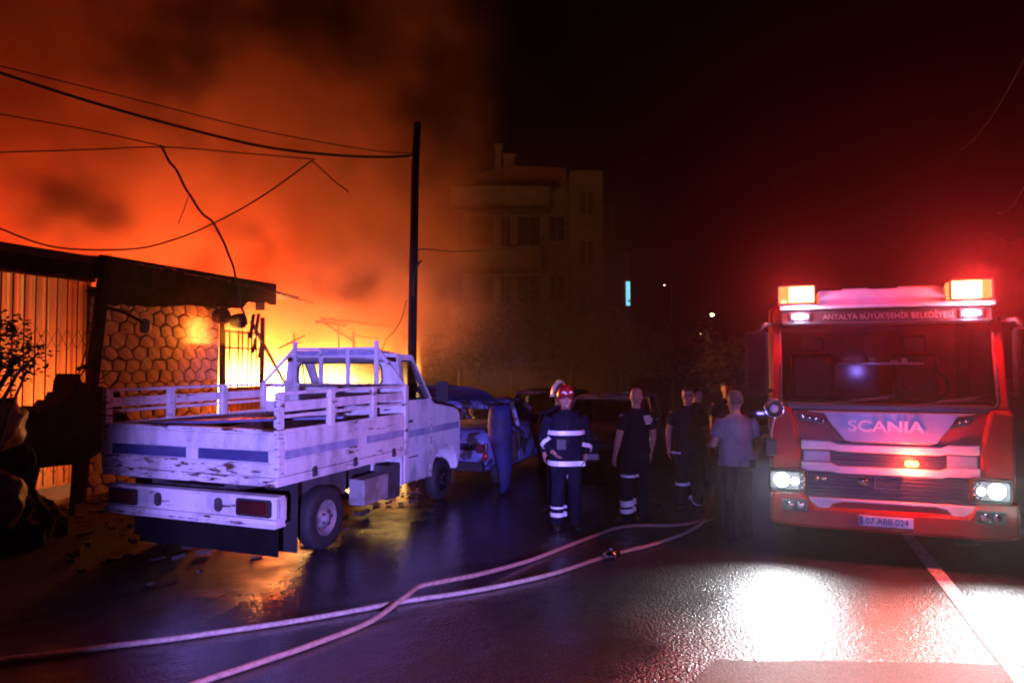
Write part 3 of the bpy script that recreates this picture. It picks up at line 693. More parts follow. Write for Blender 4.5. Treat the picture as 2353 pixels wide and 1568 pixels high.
for xs, xt, th in ((-.1, -.2, -.03), (-2.1, -2.0, .03)):
    so = [(xs, 3.56, 1.52), (xt, 3.1, 2.2), (xt, 2.67, 2.22), (xs, 2.67, 1.54)]
    f_ = lambda z: xs + (xt - xs) * (z - 1.53) / .68
    si = [(f_(1.58), 3.44, 1.58), (f_(2.12), 3.04, 2.12), (f_(2.12), 2.75, 2.12), (f_(1.58), 2.73, 1.58)]
    sf = pb('side_frame', 'white_paint', lambda q: q.plate(corner_loop(so), rquad(si, .06), (th, 0, 0)))
    pb('side_window', 'glass', lambda q: q.add([Vector(p) + Vector((th * .5, 0, 0)) for p in si], [(0, 1, 2, 3)]), 0, sf)
    pb('window_seal', 'rubber', lambda q: q.tube(rquad(si, .06) + [rquad(si, .06)[0]], .010, 6), 0, sf)
    pb('quarter_bar', 'rubber', lambda q: q.bar((f_(1.58), 3.2, 1.58), (f_(2.1), 3.0, 2.1), .014), 0, sf)
wo = [(-.2, 3.1, 2.2), (-2.0, 3.1, 2.2), (-2.1, 3.56, 1.52), (-.1, 3.56, 1.52)]
wi = [(-.28, 3.15, 2.12), (-1.92, 3.15, 2.12), (-2.0, 3.5, 1.58), (-.2, 3.5, 1.58)]
wf = pb('windscreen_frame', 'white_paint', lambda q: q.plate(corner_loop(wo), rquad(wi, .06), (0, -.02, -.012)))
pb('windscreen', 'glass', lambda q: q.add([Vector(p) + Vector((0, -.01, -.006)) for p in wi], [(0, 1, 2, 3)]), 0, wf)
def roof_(q):
    rg = []
    for y, z, w0 in ((2.63, 2.20, .0), (2.68, 2.25, .02), (2.85, 2.285, .05), (3.0, 2.27, .05), (3.1, 2.235, .03), (3.14, 2.19, .0)):
        n = 14; r_ = []
        for j in range(n):
            k = j / (n - 1); x = -2.0 + 1.8 * k; r_.append((x, y, z - .10 * abs(2 * k - 1) ** 4))
        rg.append(r_ + [(-.2, y, 2.17), (-2.0, y, 2.17)])
    q.rings(rg)
pb('cab_roof', 'white_paint', roof_, 0)
dr = pb('door', 'white_paint', lambda q: q.prism([(2.70, .47), (2.70, 1.535), (3.46, 1.52), (3.47, .9), (3.42, .47)], 'x', -.105, -.088), .006)
pb('door_handle', 'black_steel', lambda q: q.box(-.09, -.06, 2.76, 2.88, 1.27, 1.30), .006, dr)
pb('stripe', 'blue_fade', lambda q: q.box(-.089, -.085, 2.72, 3.45, 1.06, 1.16), 0, dr)
pb('trim_mark', 'red_lens', lambda q: q.box(-.089, -.083, 2.8, 3.06, .78, .795), 0, dr)
pb('fender_stripe', 'blue_fade', lambda q: q.box(-.101, -.096, 3.5, 4.46, 1.06, 1.16), 0, cab)
pb('rust_seam', 'white_rust2', lambda q: q.prism([(3.455, .47), (3.49, .47), (3.52, .9), (3.49, 1.45), (3.465, 1.45)], 'x', -.103, -.094), 0, cab)
pb('corner_strip', 'white_rust', lambda q: q.box(-.2, -.085, 2.60, 2.665, .44, 1.56), .006)
mr = pb('wing_mirror', 'rubber', lambda q: q.prism([(x, z) for x, z in rrect(-.06, .14, 1.52, 1.82, .05, 5)], 'y', 3.56, 3.62), .01)
pb('mirror_arm', 'black_steel', lambda q: q.tube([(-.1, 3.5, 1.55), (.0, 3.55, 1.58), (.03, 3.59, 1.62)], .012, 6), 0, mr)
pb('dashboard', 'rubber', lambda q: q.box(-2.05, -.15, 3.25, 3.5, 1.35, 1.57), .02)
pb('bench_seat', 'rubber', lambda q: (q.box(-2.0, -.2, 2.72, 2.86, 1.0, 1.72), q.box(-2.0, -.2, 2.86, 3.2, .9, 1.1)), .03)
# chassis
pb('chassis', 'under', lambda q: (q.box(-1.75, -1.6, .1, 4.4, .55, .84), q.box(-.75, -.6, .1, 4.4, .55, .84), q.box(-1.9, -.4, .9, 1.05, .30, .42), q.box(-1.9, -.4, 3.9, 4.05, .3, .42), q.box(-1.7, -.6, .1, .2, .55, .8)))
pb('inner_fender', 'under', lambda q: q.box(-.36, -.3, .42, 1.62, .5, .86))
pb('battery_box', 'grey_box', lambda q: q.box(-.3, -.08, 1.68, 2.26, .34, .66), .015)
pb('step_plate', 'under', lambda q: q.box(-.32, -.1, 2.28, 2.6, .3, .75), .01)
for x in (-2.3, -.46):
    pb('mud_flap', 'rubber', lambda q: q.box(x, x + .42, .36, .375, .12, .84), .003)
pb('rubber_skirt', 'skirt', lambda q: q.box(-1.75, .05, -.045, -.03, .19, .5), .004)
# bumper with lamps
bp = pb('rear_bumper', 'white_rust', lambda q: (q.box(-2.14, .12, -.12, -.09, .57, .77), q.box(-2.14, .12, -.16, -.02, .765, .795), q.box(-2.14, .12, -.165, -.02, .52, .575), q.box(.085, .12, -.12, .0, .55, .77)), .01)
pb('lip', 'white_rust2', lambda q: q.box(-2.15, .13, -.185, -.02, .495, .525), .008, bp)
for x0, x1 in ((-2.08, -1.73), (-.36, .01)):
    lm = pb('tail_lamp', 'red_lens', lambda q: q.box(x0, x1, -.155, -.118, .605, .735), .012, bp)
    pb('lamp_bezel', 'rubber', lambda q: q.plate([(p[0], -.124, p[1]) for p in rrect(x0 - .03, x1 + .03, .585, .755, .03)], [(p[0], -.124, p[1]) for p in rrect(x0 + .005, x1 - .005, .61, .73, .02)], (0, -.012, 0)), 0, lm)
for x in (-1.42, -.62):
    pb('slot', 'under', lambda q: q.prism(rrect(x - .05, x + .05, .6, .74, .045, 6), 'y', -.128, -.117), 0, bp)
def wheel(parent, x, y, z, r, wd, side, rim='rim'):
    t_ = MB(); prof = [(r * .58, -wd / 2 + .01), (r * .8, -wd / 2), (r * .95, -wd / 2 + .015), (r, -wd / 2 + .05), (r, wd / 2 - .05), (r * .95, wd / 2 - .015), (r * .8, wd / 2), (r * .58, wd / 2 - .01)]
    t_.lathe(prof, (x, y, z), 'x', 28, caps=False); w_ = t_.build('wheel', 'rubber', parent)
    t_ = MB(); s_ = side
    t_.lathe([(r * .6, -wd / 2 * s_), (r * .6, wd / 2 * s_ - .02 * s_), (r * .52, wd / 2 * s_ - .015 * s_), (r * .44, wd / 2 * s_ - .055 * s_), (r * .3, wd / 2 * s_ - .03 * s_), (r * .16, wd / 2 * s_ - .01 * s_), (r * .13, wd / 2 * s_ + .01 * s_), (.01, wd / 2 * s_ + .015 * s_)], (x, y, z), 'x', 24)
    t_.build('rim', rim, w_)
    for k in range(5):
        a_ = 2 * math.pi * k / 5; b = MB(); b.lathe([(.014, 0), (.014, .03 * s_), (.004, .034 * s_)], (x + (wd / 2 - .028) * s_, y + r * .22 * math.cos(a_), z + r * .22 * math.sin(a_)), 'x', 6); b.build('wheel_nut', 'black_steel', w_)
    return w_
wheel(pk, -.2, .98, .35, .35, .2, 1); wheel(pk, -2.18, .98, .35, .35, .2, -1)
wheel(pk, -.22, 3.98, .31, .31, .18, 1, 'soot'); wheel(pk, -2.0, 3.98, .31, .31, .18, -1, 'soot')
# load
t = thing('wooden_board', 'long blue-painted board lying across the pickup bed', 'board', W(PK, 0, 0), ROT)
q = MB(); q.bar((-2.2, .25, 1.40), (-.1, 1.3, 1.46), .28, .03); q.build('board', 'blue_stripe', t, .004)
t = thing('wooden_board', 'narrow weathered plank sloping up to the cab in the pickup bed', 'board', W(PK, 0, 0), ROT)
q = MB(); q.bar((-1.9, .5, 1.28), (-.25, 2.4, 1.62), .16, .04); q.build('board', 'char_wood', t, .004)
# ------------------------------------------------------------------ fire engine (frame: x to the viewer's right, y back along the street, front at y = 0)
en = thing('fire_engine', 'red fire engine with white visor, flashing roof beacons and dazzling headlights', 'fire engine', TR, ROT)
def eb(name, mat, f, bevel=0, parent=None):
    q = MB(); f(q); return q.build(name, mat, parent or en, bevel)
WD = 2.24
# lower cab and nose
cabp = [(.06, .38), (.0, .46), (.0, .98), (.02, 1.3), (.05, 1.60), (.12, 1.66), (1.9, 1.66), (1.95, .95), (1.85, .86), (1.75, .62)]
cabp += [(1.22 + .50 * math.cos(R(a_)), .50 + .50 * math.sin(R(a_))) for a_ in range(15, 181, 15)] + [(.7, .38)]
cb = eb('cab', 'eng_red', lambda q: q.prism(cabp, 'x', 0, WD), .05)
# upper cab shell
eb('rear_cab_wall', 'eng_red', lambda q: q.box(.05, WD - .05, 1.86, 1.95, 1.64, 2.74), .02, cb)
rf = eb('cab_roof', 'eng_red', lambda q: q.prism([(.26, 2.50), (.24, 2.58), (.3, 2.70), (.5, 2.76), (1.9, 2.76), (1.95, 2.66), (1.95, 2.62), (.5, 2.50)], 'x', .04, WD - .04), .03)
for x0, x1 in ((.02, .12), (WD - .12, WD - .02)):
    eb('windscreen_pillar', 'eng_red', lambda q: q.prism([(.06, 1.62), (.17, 1.62), (.38, 2.54), (.25, 2.54)], 'x', x0, x1), .02, cb)
    xs = x0 if x0 < 1 else x1 - .04
    sd = eb('side_upper', 'eng_red', lambda q: q.plate([(xs, p[0], p[1]) for p in [(1.92, 2.66), (.42, 2.56), (.2, 1.64), (1.92, 1.64)]], [(xs, p[0], p[1]) for p in [(1.25, 2.48), (.46, 2.44), (.28, 1.74), (1.25, 1.74)]], (.04, 0, 0)), 0, cb)
    eb('side_window', 'dark_glass', lambda q: q.add([(xs + .02, a_, z_) for a_, z_ in ((1.26, 2.49), (.45, 2.45), (.27, 1.73), (1.26, 1.73))], [(0, 1, 2, 3)]), 0, sd)
ws = [(WD - .1, .28, 2.53), (.1, .28, 2.53), (.1, .075, 1.63), (WD - .1, .075, 1.63)]
eb('windscreen', 'screen_glass', lambda q: q.add([ws[0], ws[1], ws[2], ws[3]], [(0, 1, 2, 3)]))
eb('window_seal', 'rubber', lambda q: q.tube(rquad([Vector(p) + Vector((0, -.006, 0)) for p in ws], .09) + [rquad([Vector(p) + Vector((0, -.006, 0)) for p in ws], .09)[0]], .018, 6))
# inside
eb('dashboard', 'eng_black', lambda q: q.box(.1, WD - .1, .2, .75, 1.4, 1.68), .04)
eb('steering_wheel', 'eng_black', lambda q: q.tube([(1.62 + .22 * math.cos(R(a_)), .72 + .08 * math.sin(R(a_)), 1.85 + .18 * math.sin(R(a_))) for a_ in range(0, 361, 15)], .017, 6))
for x in (.5, 1.62):
    st = eb('seat', 'eng_black', lambda q: (q.box(x - .25, x + .25, 1.25, 1.4, 1.5, 2.2), q.box(x - .25, x + .25, .85, 1.3, 1.4, 1.52)), .05)
    eb('headrest', 'eng_black', lambda q: q.box(x - .13, x + .13, 1.28, 1.38, 2.22, 2.42), .03, st)
sh = eb('cab_shelf', 'eng_white', lambda q: q.box(.69, 1.52, .24, .30, 2.07, 2.092), .004)
for x, w_, h_ in ((.84, .15, .04), (1.03, .06, .05), (1.24, .07, .02), (1.34, .05, .045)):
    eb('paper_stack', 'paper', lambda q: q.box(x - w_ / 2, x + w_ / 2, .24, .29, 2.094, 2.094 + h_), .004, sh)
# visor with lettering, roof panel
eb('sun_visor', 'eng_black', lambda q: q.prism([(.12, 2.5), (.10, 2.52), (.14, 2.66), (.24, 2.68), (.27, 2.5)], 'x', .12, WD - .12), .015)
text('visor_lettering', 'ANTALYA BÜYÜKŞEHİR BELEDİYESİ', .088, 'dim_lettering', en, (1.16, .105, 2.585), (R(76), 0, 0), .002, .86)
rp = eb('roof_panel', 'eng_white', lambda q: q.prism([(.5, 2.70), (.5, 2.88), (.72, 2.88), (.75, 2.895), (.98, 2.895), (1.0, 2.885), (1.25, 2.885), (1.28, 2.9), (1.6, 2.895), (1.7, 2.88), (1.72, 2.70)], 'y', .12, .5), .015)
eb('roof_panel_lip', 'eng_white', lambda q: q.box(.1, WD - .1, .085, .5, 2.68, 2.728), .012, rp)
# beacons
M['beacon_hot'] = glow('beacon_hot', (1., .45, .14), 10.); M['beacon_red'] = glow('beacon_dim', (1., .16, .04), 3.5)
M['head_dim'] = glow('glowing_lamp_bowl', (.8, .85, 1.), .8); M['led_white'] = glow('led_white', (.9, .78, 1.), 12.); M['amber'] = glow('amber_lamp', (1., .42, .05), 16.); M['head_on'] = glow('headlamp_glow', (.93, .97, 1.), 60.)
for x0, x1, hot, pw in ((.09, .46, 'L', 260), (1.74, 2.10, 'R', 800)):
    bc = eb('beacon', 'beacon_red', lambda q: q.box(x0, x1, .06, .34, 2.735, 2.935), .02)
    if hot == 'R': eb('lens', 'beacon_hot', lambda q: q.box(x0 + .005, x1 - .09, .05, .1, 2.745, 2.925), .01, bc)
    else: eb('lens', 'beacon_hot', lambda q: (q.box(x0 + .11, x1 - .01, .05, .1, 2.755, 2.925), q.box(x0 + .03, x0 + .08, .05, .1, 2.75, 2.775)), .006, bc)
    eb('beacon_frame', 'eng_black', lambda q: q.plate([(p[0], .052, p[1]) for p in rrect(x0 - .012, x1 + .012, 2.725, 2.945, .02)], [(p[0], .052, p[1]) for p in rrect(x0 + .004, x1 - .004, 2.742, 2.93, .015)], (0, .03, 0)), 0, bc)
    lamp('beacon_light', 'POINT', ((x0 + x1) / 2, -.03, 2.84), (1., .03, .02), pw * .14, en, .05)
    lamp('beacon_beam', 'SPOT', ((x0 + x1) / 2, -.05, 2.84), (1., .03, .03), pw * 3.8, en, .05, 110, 1., (-.1, -1, -.08))
for x in (.31, 1.92):
    ld = eb('marker_lamp', 'led_white', lambda q: q.prism(rrect(x - .085, x + .085, 2.578, 2.62, .02, 5), 'y', .07, .12), .006)
    eb('marker_housing', 'eng_black', lambda q: q.box(x - .11, x + .11, .085, .2, 2.55, 2.645), .01, ld)
    lamp('marker_light', 'POINT', (x, .02, 2.6), (.75, .6, 1.), 16, en, .03)
# wipers and cowl
eb('cowl', 'eng_black', lambda q: q.box(.16, WD - .16, -.005, .12, 1.575, 1.655), .02)
for a_, b_ in (((.5, .02, 1.64), (1.15, .07, 1.72)), ((1.3, .02, 1.64), (1.95, .07, 1.72))):
    wp = eb('wiper', 'rubber', lambda q: q.tube([a_, tuple((Vector(a_) + Vector(b_)) / 2), b_], .012, 6))
    eb('wiper_blade', 'rubber', lambda q: q.bar((Vector(b_) + Vector((-.35, .0, -.03))), Vector(b_) + Vector((.06, .01, .03)), .016), 0, wp)
# nose panel and grille
npn = eb('nose_panel', 'eng_silver', lambda q: q.prism([(.36, 1.575), (.52, 1.55), (.60, 1.42), (.72, 1.27), (.80, 1.255), (1.50, 1.255), (1.57, 1.27), (1.68, 1.42), (1.76, 1.55), (1.92, 1.575)], 'y', -.045, .03), .02)
text('brand_lettering', 'SCANIA', .155, 'lettering', npn, (1.10, -.05, 1.425), (R(90), 0, 0), .010, 1.28, .004)
eb('grille_back', 'eng_black', lambda q: q.box(.30, 1.94, -.008, .04, .66, 1.26), .01)
for z0, z1, p in ((1.165, 1.245, .035), (.935, 1.015, .04)):
    eb('grille_bar', 'eng_white', lambda q: q.prism([(.30, z0), (.30, z1 + .02), (.58, z1 + .015), (.66, z1 - .015), (1.60, z1 - .015), (1.68, z1 + .015), (1.94, z1 + .02), (1.94, z0), (1.66, z0), (1.6, z0 - .015), (.66, z0 - .015), (.6, z0)], 'y', -p, .01), .012)
for x0, x1 in ((.32, .58), (1.66, 1.92)):
    eb('grille_block', 'eng_silver', lambda q: q.box(x0, x1, -.022, .0, 1.03, 1.155), .01)
for z in (1.055, 1.085, 1.115, 1.14): eb('grille_slat', 'eng_black', lambda q: q.box(.6, 1.65, -.02, .0, z, z + .012), .003)
for z in (.7, .74, .78, .82, .86, .895): eb('grille_slat', 'eng_black', lambda q: q.box(.36, 1.88, -.024, .0, z, z + .014), .003)
eb('emblem', 'chrome', lambda q: q.lathe([(.0001, -.045), (.04, -.045), (.05, -.03), (.05, -.01)], (.89, 0, .85), 'y', 16))
eb('tow_step', 'chrome', lambda q: (q.bar((1.0, -.05, .92), (1.24, -.05, .92), .02), q.bar((1.0, -.05, .79), (1.24, -.05, .79), .02), q.bar((1.0, -.05, .79), (1.0, -.05, .92), .02), q.bar((1.24, -.05, .79), (1.24, -.05, .92), .02)), .003)
for x in (.44, .52): eb('grille_stud', 'chrome', lambda q: q.lathe([(.0001, -.05), (.022, -.045), (.024, -.02)], (x, 0, .86), 'y', 10))
eb('lower_bar', 'eng_white', lambda q: q.prism([(.36, .66), (.40, .60), (.52, .50), (.60, .60), (.7, .625), (1.55, .625), (1.65, .60), (1.73, .5), (1.86, .60), (1.9, .66)], 'y', -.04, .02), .012)
text('model_lettering', 'P 320', .05, 'lettering', en, (.55, -.045, .645), (R(90), 0, 0), .003, 1.15)
eb('bumper', 'eng_red', lambda q: (q.prism([(-.02, .36), (-.02, .72), (.30, .72), (.42, .56), (1.82, .56), (1.94, .72), (WD + .02, .72), (WD + .02, .36), (WD - .25, .33), (.25, .33)], 'y', -.06, .3)), .035)
pl = eb('number_plate', 'plate', lambda q: q.box(.84, 1.34, -.075, -.058, .40, .505), .006)
text('plate_lettering', '07 ABB 024', .088, 'ink', pl, (1.10, -.077, .452), (R(90), 0, 0), .002, .92)
eb('plate_band', 'blue_stripe', lambda q: q.box(.845, .88, -.0775, -.07, .405, .50), 0, pl)
for s_, xa, xb in ((1, .24, .56), (-1, 1.92, 1.66)):
    lo_, hi_ = min(xa, xb), max(xa, xb)
    sl = eb('upper_lamp', 'eng_black', lambda q: q.prism([(xa, 1.55), (xb, 1.47), (xb - .02 * s_, 1.42), (xa + .06 * s_, 1.46)], 'y', -.02, .03), .01)
    for k in range(4): eb('reflector', 'chrome', lambda q: q.lathe([(.0001, -.03), (.02, -.034), (.028, -.022)], (xa + s_ * (.08 + k * .065), 0, 1.51 - k * .013), 'y', 10), 0, sl)
    eb('corner_deflector', 'eng_red', lambda q: q.prism([(.0 if s_ > 0 else WD, 1.58), ((.0 if s_ > 0 else WD) + .2 * s_, 1.62), ((.0 if s_ > 0 else WD) + .3 * s_, 1.2), ((.0 if s_ > 0 else WD) + .3 * s_, .74), ((.0 if s_ > 0 else WD), .74)], 'y', -.03, .1), .03)
# headlights
for x0, x1, xc in ((-.04, .36, .10), (1.84, 2.2, 2.06)):
    hl = eb('headlight', 'eng_black', lambda q: q.box(x0, x1, -.075, .0, .70, .95), .03)
    eb('headlight_lens', 'glass', lambda q: q.box(x0 + .015, x1 - .015, -.092, -.085, .715, .935), .01, hl)
    eb('bulb', 'head_on', lambda q: (q.lathe([(.0001, -.083), (.07, -.082), (.092, -.07)], (xc, 0, .83), 'y', 20)), 0, hl)
    eb('bulb', 'head_on', lambda q: q.lathe([(.0001, -.083), (.035, -.082), (.045, -.07)], (xc + (.13 if xc < 1 else -.13), 0, .82), 'y', 16), 0, hl)
    eb('bowl', 'head_dim', lambda q: q.prism(rrect(x0 + .03, x1 - .03, .735, .915, .03, 6), 'y', -.079, -.06), .005, hl)  # bowl has its own glow, standing in for light off the reflector
    for k in range(3): eb('reflector', 'chrome', lambda q: q.lathe([(.0001, -.076), (.03, -.082), (.04, -.07)], ((x1 - .06 if xc < 1 else x0 + .06), 0, .76 + k * .065), 'y', 12), 0, hl)
    lamp('headlight_beam', 'SPOT', (xc, -.12, .83), (.93, .97, 1.), 430, en, .06, 115, 1., (.0, -1, -.42))
    lamp('headlight_spill', 'POINT', (xc, -.15, .83), (.93, .97, 1.), 3, en, .05)
for x0, x1 in ((.1, .36), (1.88, 2.14)):
    fg = eb('fog_lamp', 'eng_black', lambda q: q.box(x0, x1, -.075, -.05, .50, .63), .015)
    for k in range(2): eb('reflector', 'chrome', lambda q: q.lathe([(.0001, -.078), (.032, -.084), (.042, -.07)], (x0 + .08 + k * .1, 0, .565), 'y', 12), 0, fg)
# amber strobe in the grille
ab = eb('grille_strobe', 'amber', lambda q: q.prism(rrect(1.28, 1.40, 1.03, 1.085, .02, 5), 'y', -.06, -.02), .008)
lamp('strobe_light', 'POINT', (1.34, -.14, 1.055), (1., .05, .02), 60, en, .04)
lamp('strobe_beam', 'SPOT', (1.34, -.08, 1.055), (1., .10, .02), 260, en, .04, 120, 1., (0, -1, -.05))
# round lamp on its stalk at the corner
rl = eb('corner_lamp', 'chrome', lambda q: q.lathe([(.02, .06), (.085, .03), (.10, -.02), (.105, -.03), (.092, -.035), (.06, -.0), (.0001, .015)], (.03, -.14, 1.60), 'y', 20))
eb('lens', 'reflective', lambda q: q.lathe([(.05, -.02), (.042, -.035), (.02, -.042), (.0001, -.044)], (.03, -.14, 1.60), 'y', 18), 0, rl)  # white lens colour stands in for its bright reflection
eb('stalk', 'eng_silver', lambda q: q.tube([(.03, -.1, 1.5), (.0, -.08, 1.36), (.0, -.03, 1.22)], .014, 8), 0, rl)
eb('stalk_foot', 'eng_black', lambda q: q.box(-.07, .06, -.09, .0, 1.08, 1.26), .02, rl)
# mirrors
for s_, x in ((-1, -.02), (1, WD + .02)):
    mm = eb('mirror', 'mirror_shell', lambda q: q.box(min(x, x + s_ * .24), max(x, x + s_ * .24), -.02, .12, 1.72, 2.44), .04)
    eb('mirror_glass', 'chrome', lambda q: q.box(min(x + s_ * .02, x + s_ * .22), max(x + s_ * .02, x + s_ * .22), .121, .126, 1.78, 2.38), 0, mm)
    eb('mirror_arm', 'eng_black', lambda q: q.tube([(x - s_ * .06, .3, 2.52), (x + s_ * .04, .08, 2.52), (x + s_ * .12, .05, 2.42)], .028, 8), 0, mm)
    eb('mirror_arm', 'eng_black', lambda q: q.tube([(x - s_ * .02, .2, 1.78), (x + s_ * .08, .06, 1.78)], .022, 8), 0, mm)
# doors, steps, pump body
for s_, x in ((-1, .0), (1, WD)):
    xa, xb = (x - .012, x + .004) if s_ < 0 else (x - .004, x + .012)
    dd = eb('door', 'eng_red', lambda q: q.prism([(.3, .95), (.3, 1.62), (1.3, 1.62), (1.62, 1.2), (1.62, 1.12), (.78, 1.02), (.62, .95)], 'x', xa, xb), .006)
    eb('door_handle', 'eng_black', lambda q: q.box(xa - .02, xb + .02, 1.1, 1.25, 1.42, 1.46), .008, dd)
    eb('cab_step', 'eng_black', lambda q: q.box(min(x, x + s_ * .02), max(x, x + s_ * .02), .16, .62, .42, .6), .01)
bd = eb('pump_body', 'eng_red', lambda q: q.box(0, WD, 2.1, 7.4, .72, 2.86), .04)
eb('body_skirt', 'eng_white', lambda q: (q.box(-.006, WD + .006, 2.12, 4.2, .52, .72), q.box(-.006, WD + .006, 5.6, 7.38, .52, .72)), .02)
for s_, x in ((-1, 0.), (1, WD)):
    for y0 in (2.3, 3.55, 4.85, 6.1):
        sh_ = eb('roller_shutter', 'eng_silver', lambda q: q.box(min(x, x + s_ * .012), max(x, x + s_ * .012), y0, y0 + 1.1, 1.1, 2.55), .004, bd)
        slm = MB(); slm.box(min(x, x + s_ * .02), max(x, x + s_ * .02), y0 + .02, y0 + 1.08, 0, .055); sl_m = slm.mesh('shutter_slat', ['eng_silver'])
        for k in range(20): part('shutter_slat', sl_m, sh_, (0, 0, 1.13 + k * .07))
eb('body_ladder', 'chrome', lambda q: ([q.bar((x, 2.4, 3.02), (x, 7.2, 3.02), .06) for x in (.75, 1.25)] + [q.bar((.75, 2.6 + .33 * k, 3.02), (1.25, 2.6 + .33 * k, 3.02), .035) for k in range(14)] + [q.bar((x, y, 2.84), (x, y, 3.02), .05) for x in (.75, 1.25) for y in (2.8, 5., 7.)]))
eb('chassis', 'under', lambda q: (q.box(.5, .7, .3, 7.3, .55, .8), q.box(1.54, 1.74, .3, 7.3, .55, .8), q.box(.3, 1.94, 1.15, 1.3, .42, .55), q.box(.3, 1.94, 4.8, 5., .42, .55), q.box(.8, 1.44, .35, 1.1, .5, .9)))
for y in (1.22, 4.9):
    for x, s_ in ((.17, -1), (WD - .17, 1)): wheel(en, x, y, .48, .48, .3, s_)
# ------------------------------------------------------------------ cars (frame: x across, y towards the nose, origin under the rear right corner; width 1.66)
def car(name, label, loc, rz, paint, L=3.95, wid=1.66, H=1.43, cat='car', scorched=False, hatch_open=False, glass='dark_glass', group=None):
    t = thing(name, label, cat, loc, rz, group); xr, xl = 0., -wid; xm = -wid / 2
    def sect(y, zb, zt, hw):           # closed ring of a body section
        pr = [(-.86, zb + .04), (-.97, zb + .16), (-1, zb + .34), (-.985, zt - .16), (-.94, zt - .04), (-.80, zt), (.80, zt), (.94, zt - .04), (.985, zt - .16), (1, zb + .34), (.97, zb + .16), (.86, zb + .04), (.7, zb), (-.7, zb)]
        return [(xm + hw * a_, y, z) for a_, z in pr]
    hw = wid / 2
    q = MB(); q.rings([sect(.0, .42, .80, hw * .86), sect(.06, .32, .93, hw * .95), sect(.4, .24, .97, hw), sect(1.3, .2, .96, hw), sect(2.4, .2, .95, hw), sect(2.95, .22, .93, hw * .99), sect(3.5, .24, .84, hw * .96), sect(3.82, .28, .74, hw * .90), sect(3.95, .36, .64, hw * .8)])
    for i, v in enumerate(q.v): q.v[i] = (v[0], v[1] * L / 3.95, v[2])
    bd_ = q.build('body', paint, t)
    sx = L / 3.95
    tp, bt = H - .04, .93
    iw = .13
    # roof
    q = MB(); rg = []
    for y, z in ((.52, tp - .06), (.65, tp), (1.2, tp + .035), (1.75, tp + .02), (2.02, tp - .05)):
        rg.append([(xm + (hw - iw) * math.cos(R(a_)) * 1.0, y * sx, z + .05 * (math.sin(R(a_)) if a_ < 180 else 0) - (.03 if a_ >= 180 else 0)) for a_ in range(0, 360, 20)])
    q.rings(rg); q.build('roof', paint, t)
    for s_ in (-1, 1):
        def P(y, z): k = (z - bt) / (tp - bt); return Vector((xm + s_ * (hw * .965 - (iw - .02) * k), y * sx, z))
        pts = [P(.12, bt), P(.55, tp - .02), P(1.98, tp - .03), P(2.85, bt - .02)]
        for nm, a_, b_, w_ in (('rear_pillar', pts[0], pts[1], .1), ('windscreen_pillar', pts[3], pts[2], .06), ('door_pillar', P(1.42, bt), P(1.36, tp), .07)):
            q = MB(); q.bar(a_, b_, .045, w_); q.build(nm, paint, t)
        q = MB(); q.tube([pts[1], P(1.2, tp + .01), pts[2]], .03, 6); q.build('roof_rail', paint, t)
        if not scorched:
            for y0, y1, y2, y3 in ((.22, .62, 1.34, 1.4), (1.44, 1.4, 1.93, 2.7)):
                q = MB(); q.add([P(y0, bt), P(y1, tp - .04), P(y2, tp - .04), P(y3, bt)], [(0, 1, 2, 3)]); q.build('side_window', glass, t)
        for y0, y1 in ((.55, 1.38), (1.42, 2.52)):
            q = MB(); q.prism([(y0 * sx, .32), (y0 * sx - .02, .86), (y1 * sx - .02, .88), (y1 * sx, .32)], 'x', xm + s_ * (hw - .012), xm + s_ * (hw + .006)); d_ = q.build('door', paint, t, .005)
            q = MB(); q.box(min(xm + s_ * hw, xm + s_ * (hw + .03)), max(xm + s_ * hw, xm + s_ * (hw + .03)), (y0 + .08) * sx, (y0 + .22) * sx, .76, .79); q.build('door_handle', 'black_steel', d_, .004)
        q = MB(); q.box(min(xm + s_ * hw * .95, xm + s_ * (hw + .16)), max(xm + s_ * hw * .95, xm + s_ * (hw + .16)), 2.5 * sx, 2.6 * sx, .95, 1.07); q.build('wing_mirror', 'rubber', t, .02)
        for y in (.68, 3.2):
            q = MB(); q.lathe([(.33, -.03), (.345, .0), (.33, .012)], (xm + s_ * (hw - .005), y * sx, .33), 'x', 24); q.build('wheel_arch', 'rubber', t)
            wheel(t, xm + s_ * (hw - .095), y * sx, .29, .29, .18, s_, 'rim' if not scorched else 'soot')
    q = MB(); q.add([(xm + s_ * (hw - .1 - (.05 if z > 1 else 0)), y * sx, z) for s_, y, z in ((-1, 2.83, bt), (1, 2.83, bt), (1, 2.0, tp - .04), (-1, 2.0, tp - .04))], [(0, 1, 2, 3)])
    q.build('windscreen', glass, t)
    if not hatch_open:
        q = MB(); q.add([(xm + s_ * (hw - .1 - (.05 if z > 1 else 0)), y * sx, z) for s_, y, z in ((-1, .14, bt), (1, .14, bt), (1, .53, tp - .04), (-1, .53, tp - .04))], [(0, 1, 2, 3)]); q.build('rear_window', glass, t)
    for s_ in (-1, 1):
        q = MB(); q.prism(rrect(min(xm + s_ * hw * .55, xm + s_ * hw * .9), max(xm + s_ * hw * .55, xm + s_ * hw * .9), .56, .70, .05, 5), 'y', 3.80 * sx, 3.93 * sx); q.build('headlight', 'chrome', t, .01)
        q = MB(); q.prism(rrect(min(xm + s_ * hw * .7, xm + s_ * hw * .93), max(xm + s_ * hw * .7, xm + s_ * hw * .93), .60, .76, .03, 5), 'y', -.01, .12); q.build('tail_lamp', 'red_lens', t, .01)
    q = MB(); q.box(xm - hw * .8, xm + hw * .8, 3.86 * sx, 4.0 * sx, .30, .46); q.build('bumper', 'rubber', t, .03)
    q = MB(); q.box(xm - hw * .85, xm + hw * .85, -.06, .1, .30, .46); q.build('bumper', 'rubber', t, .03)
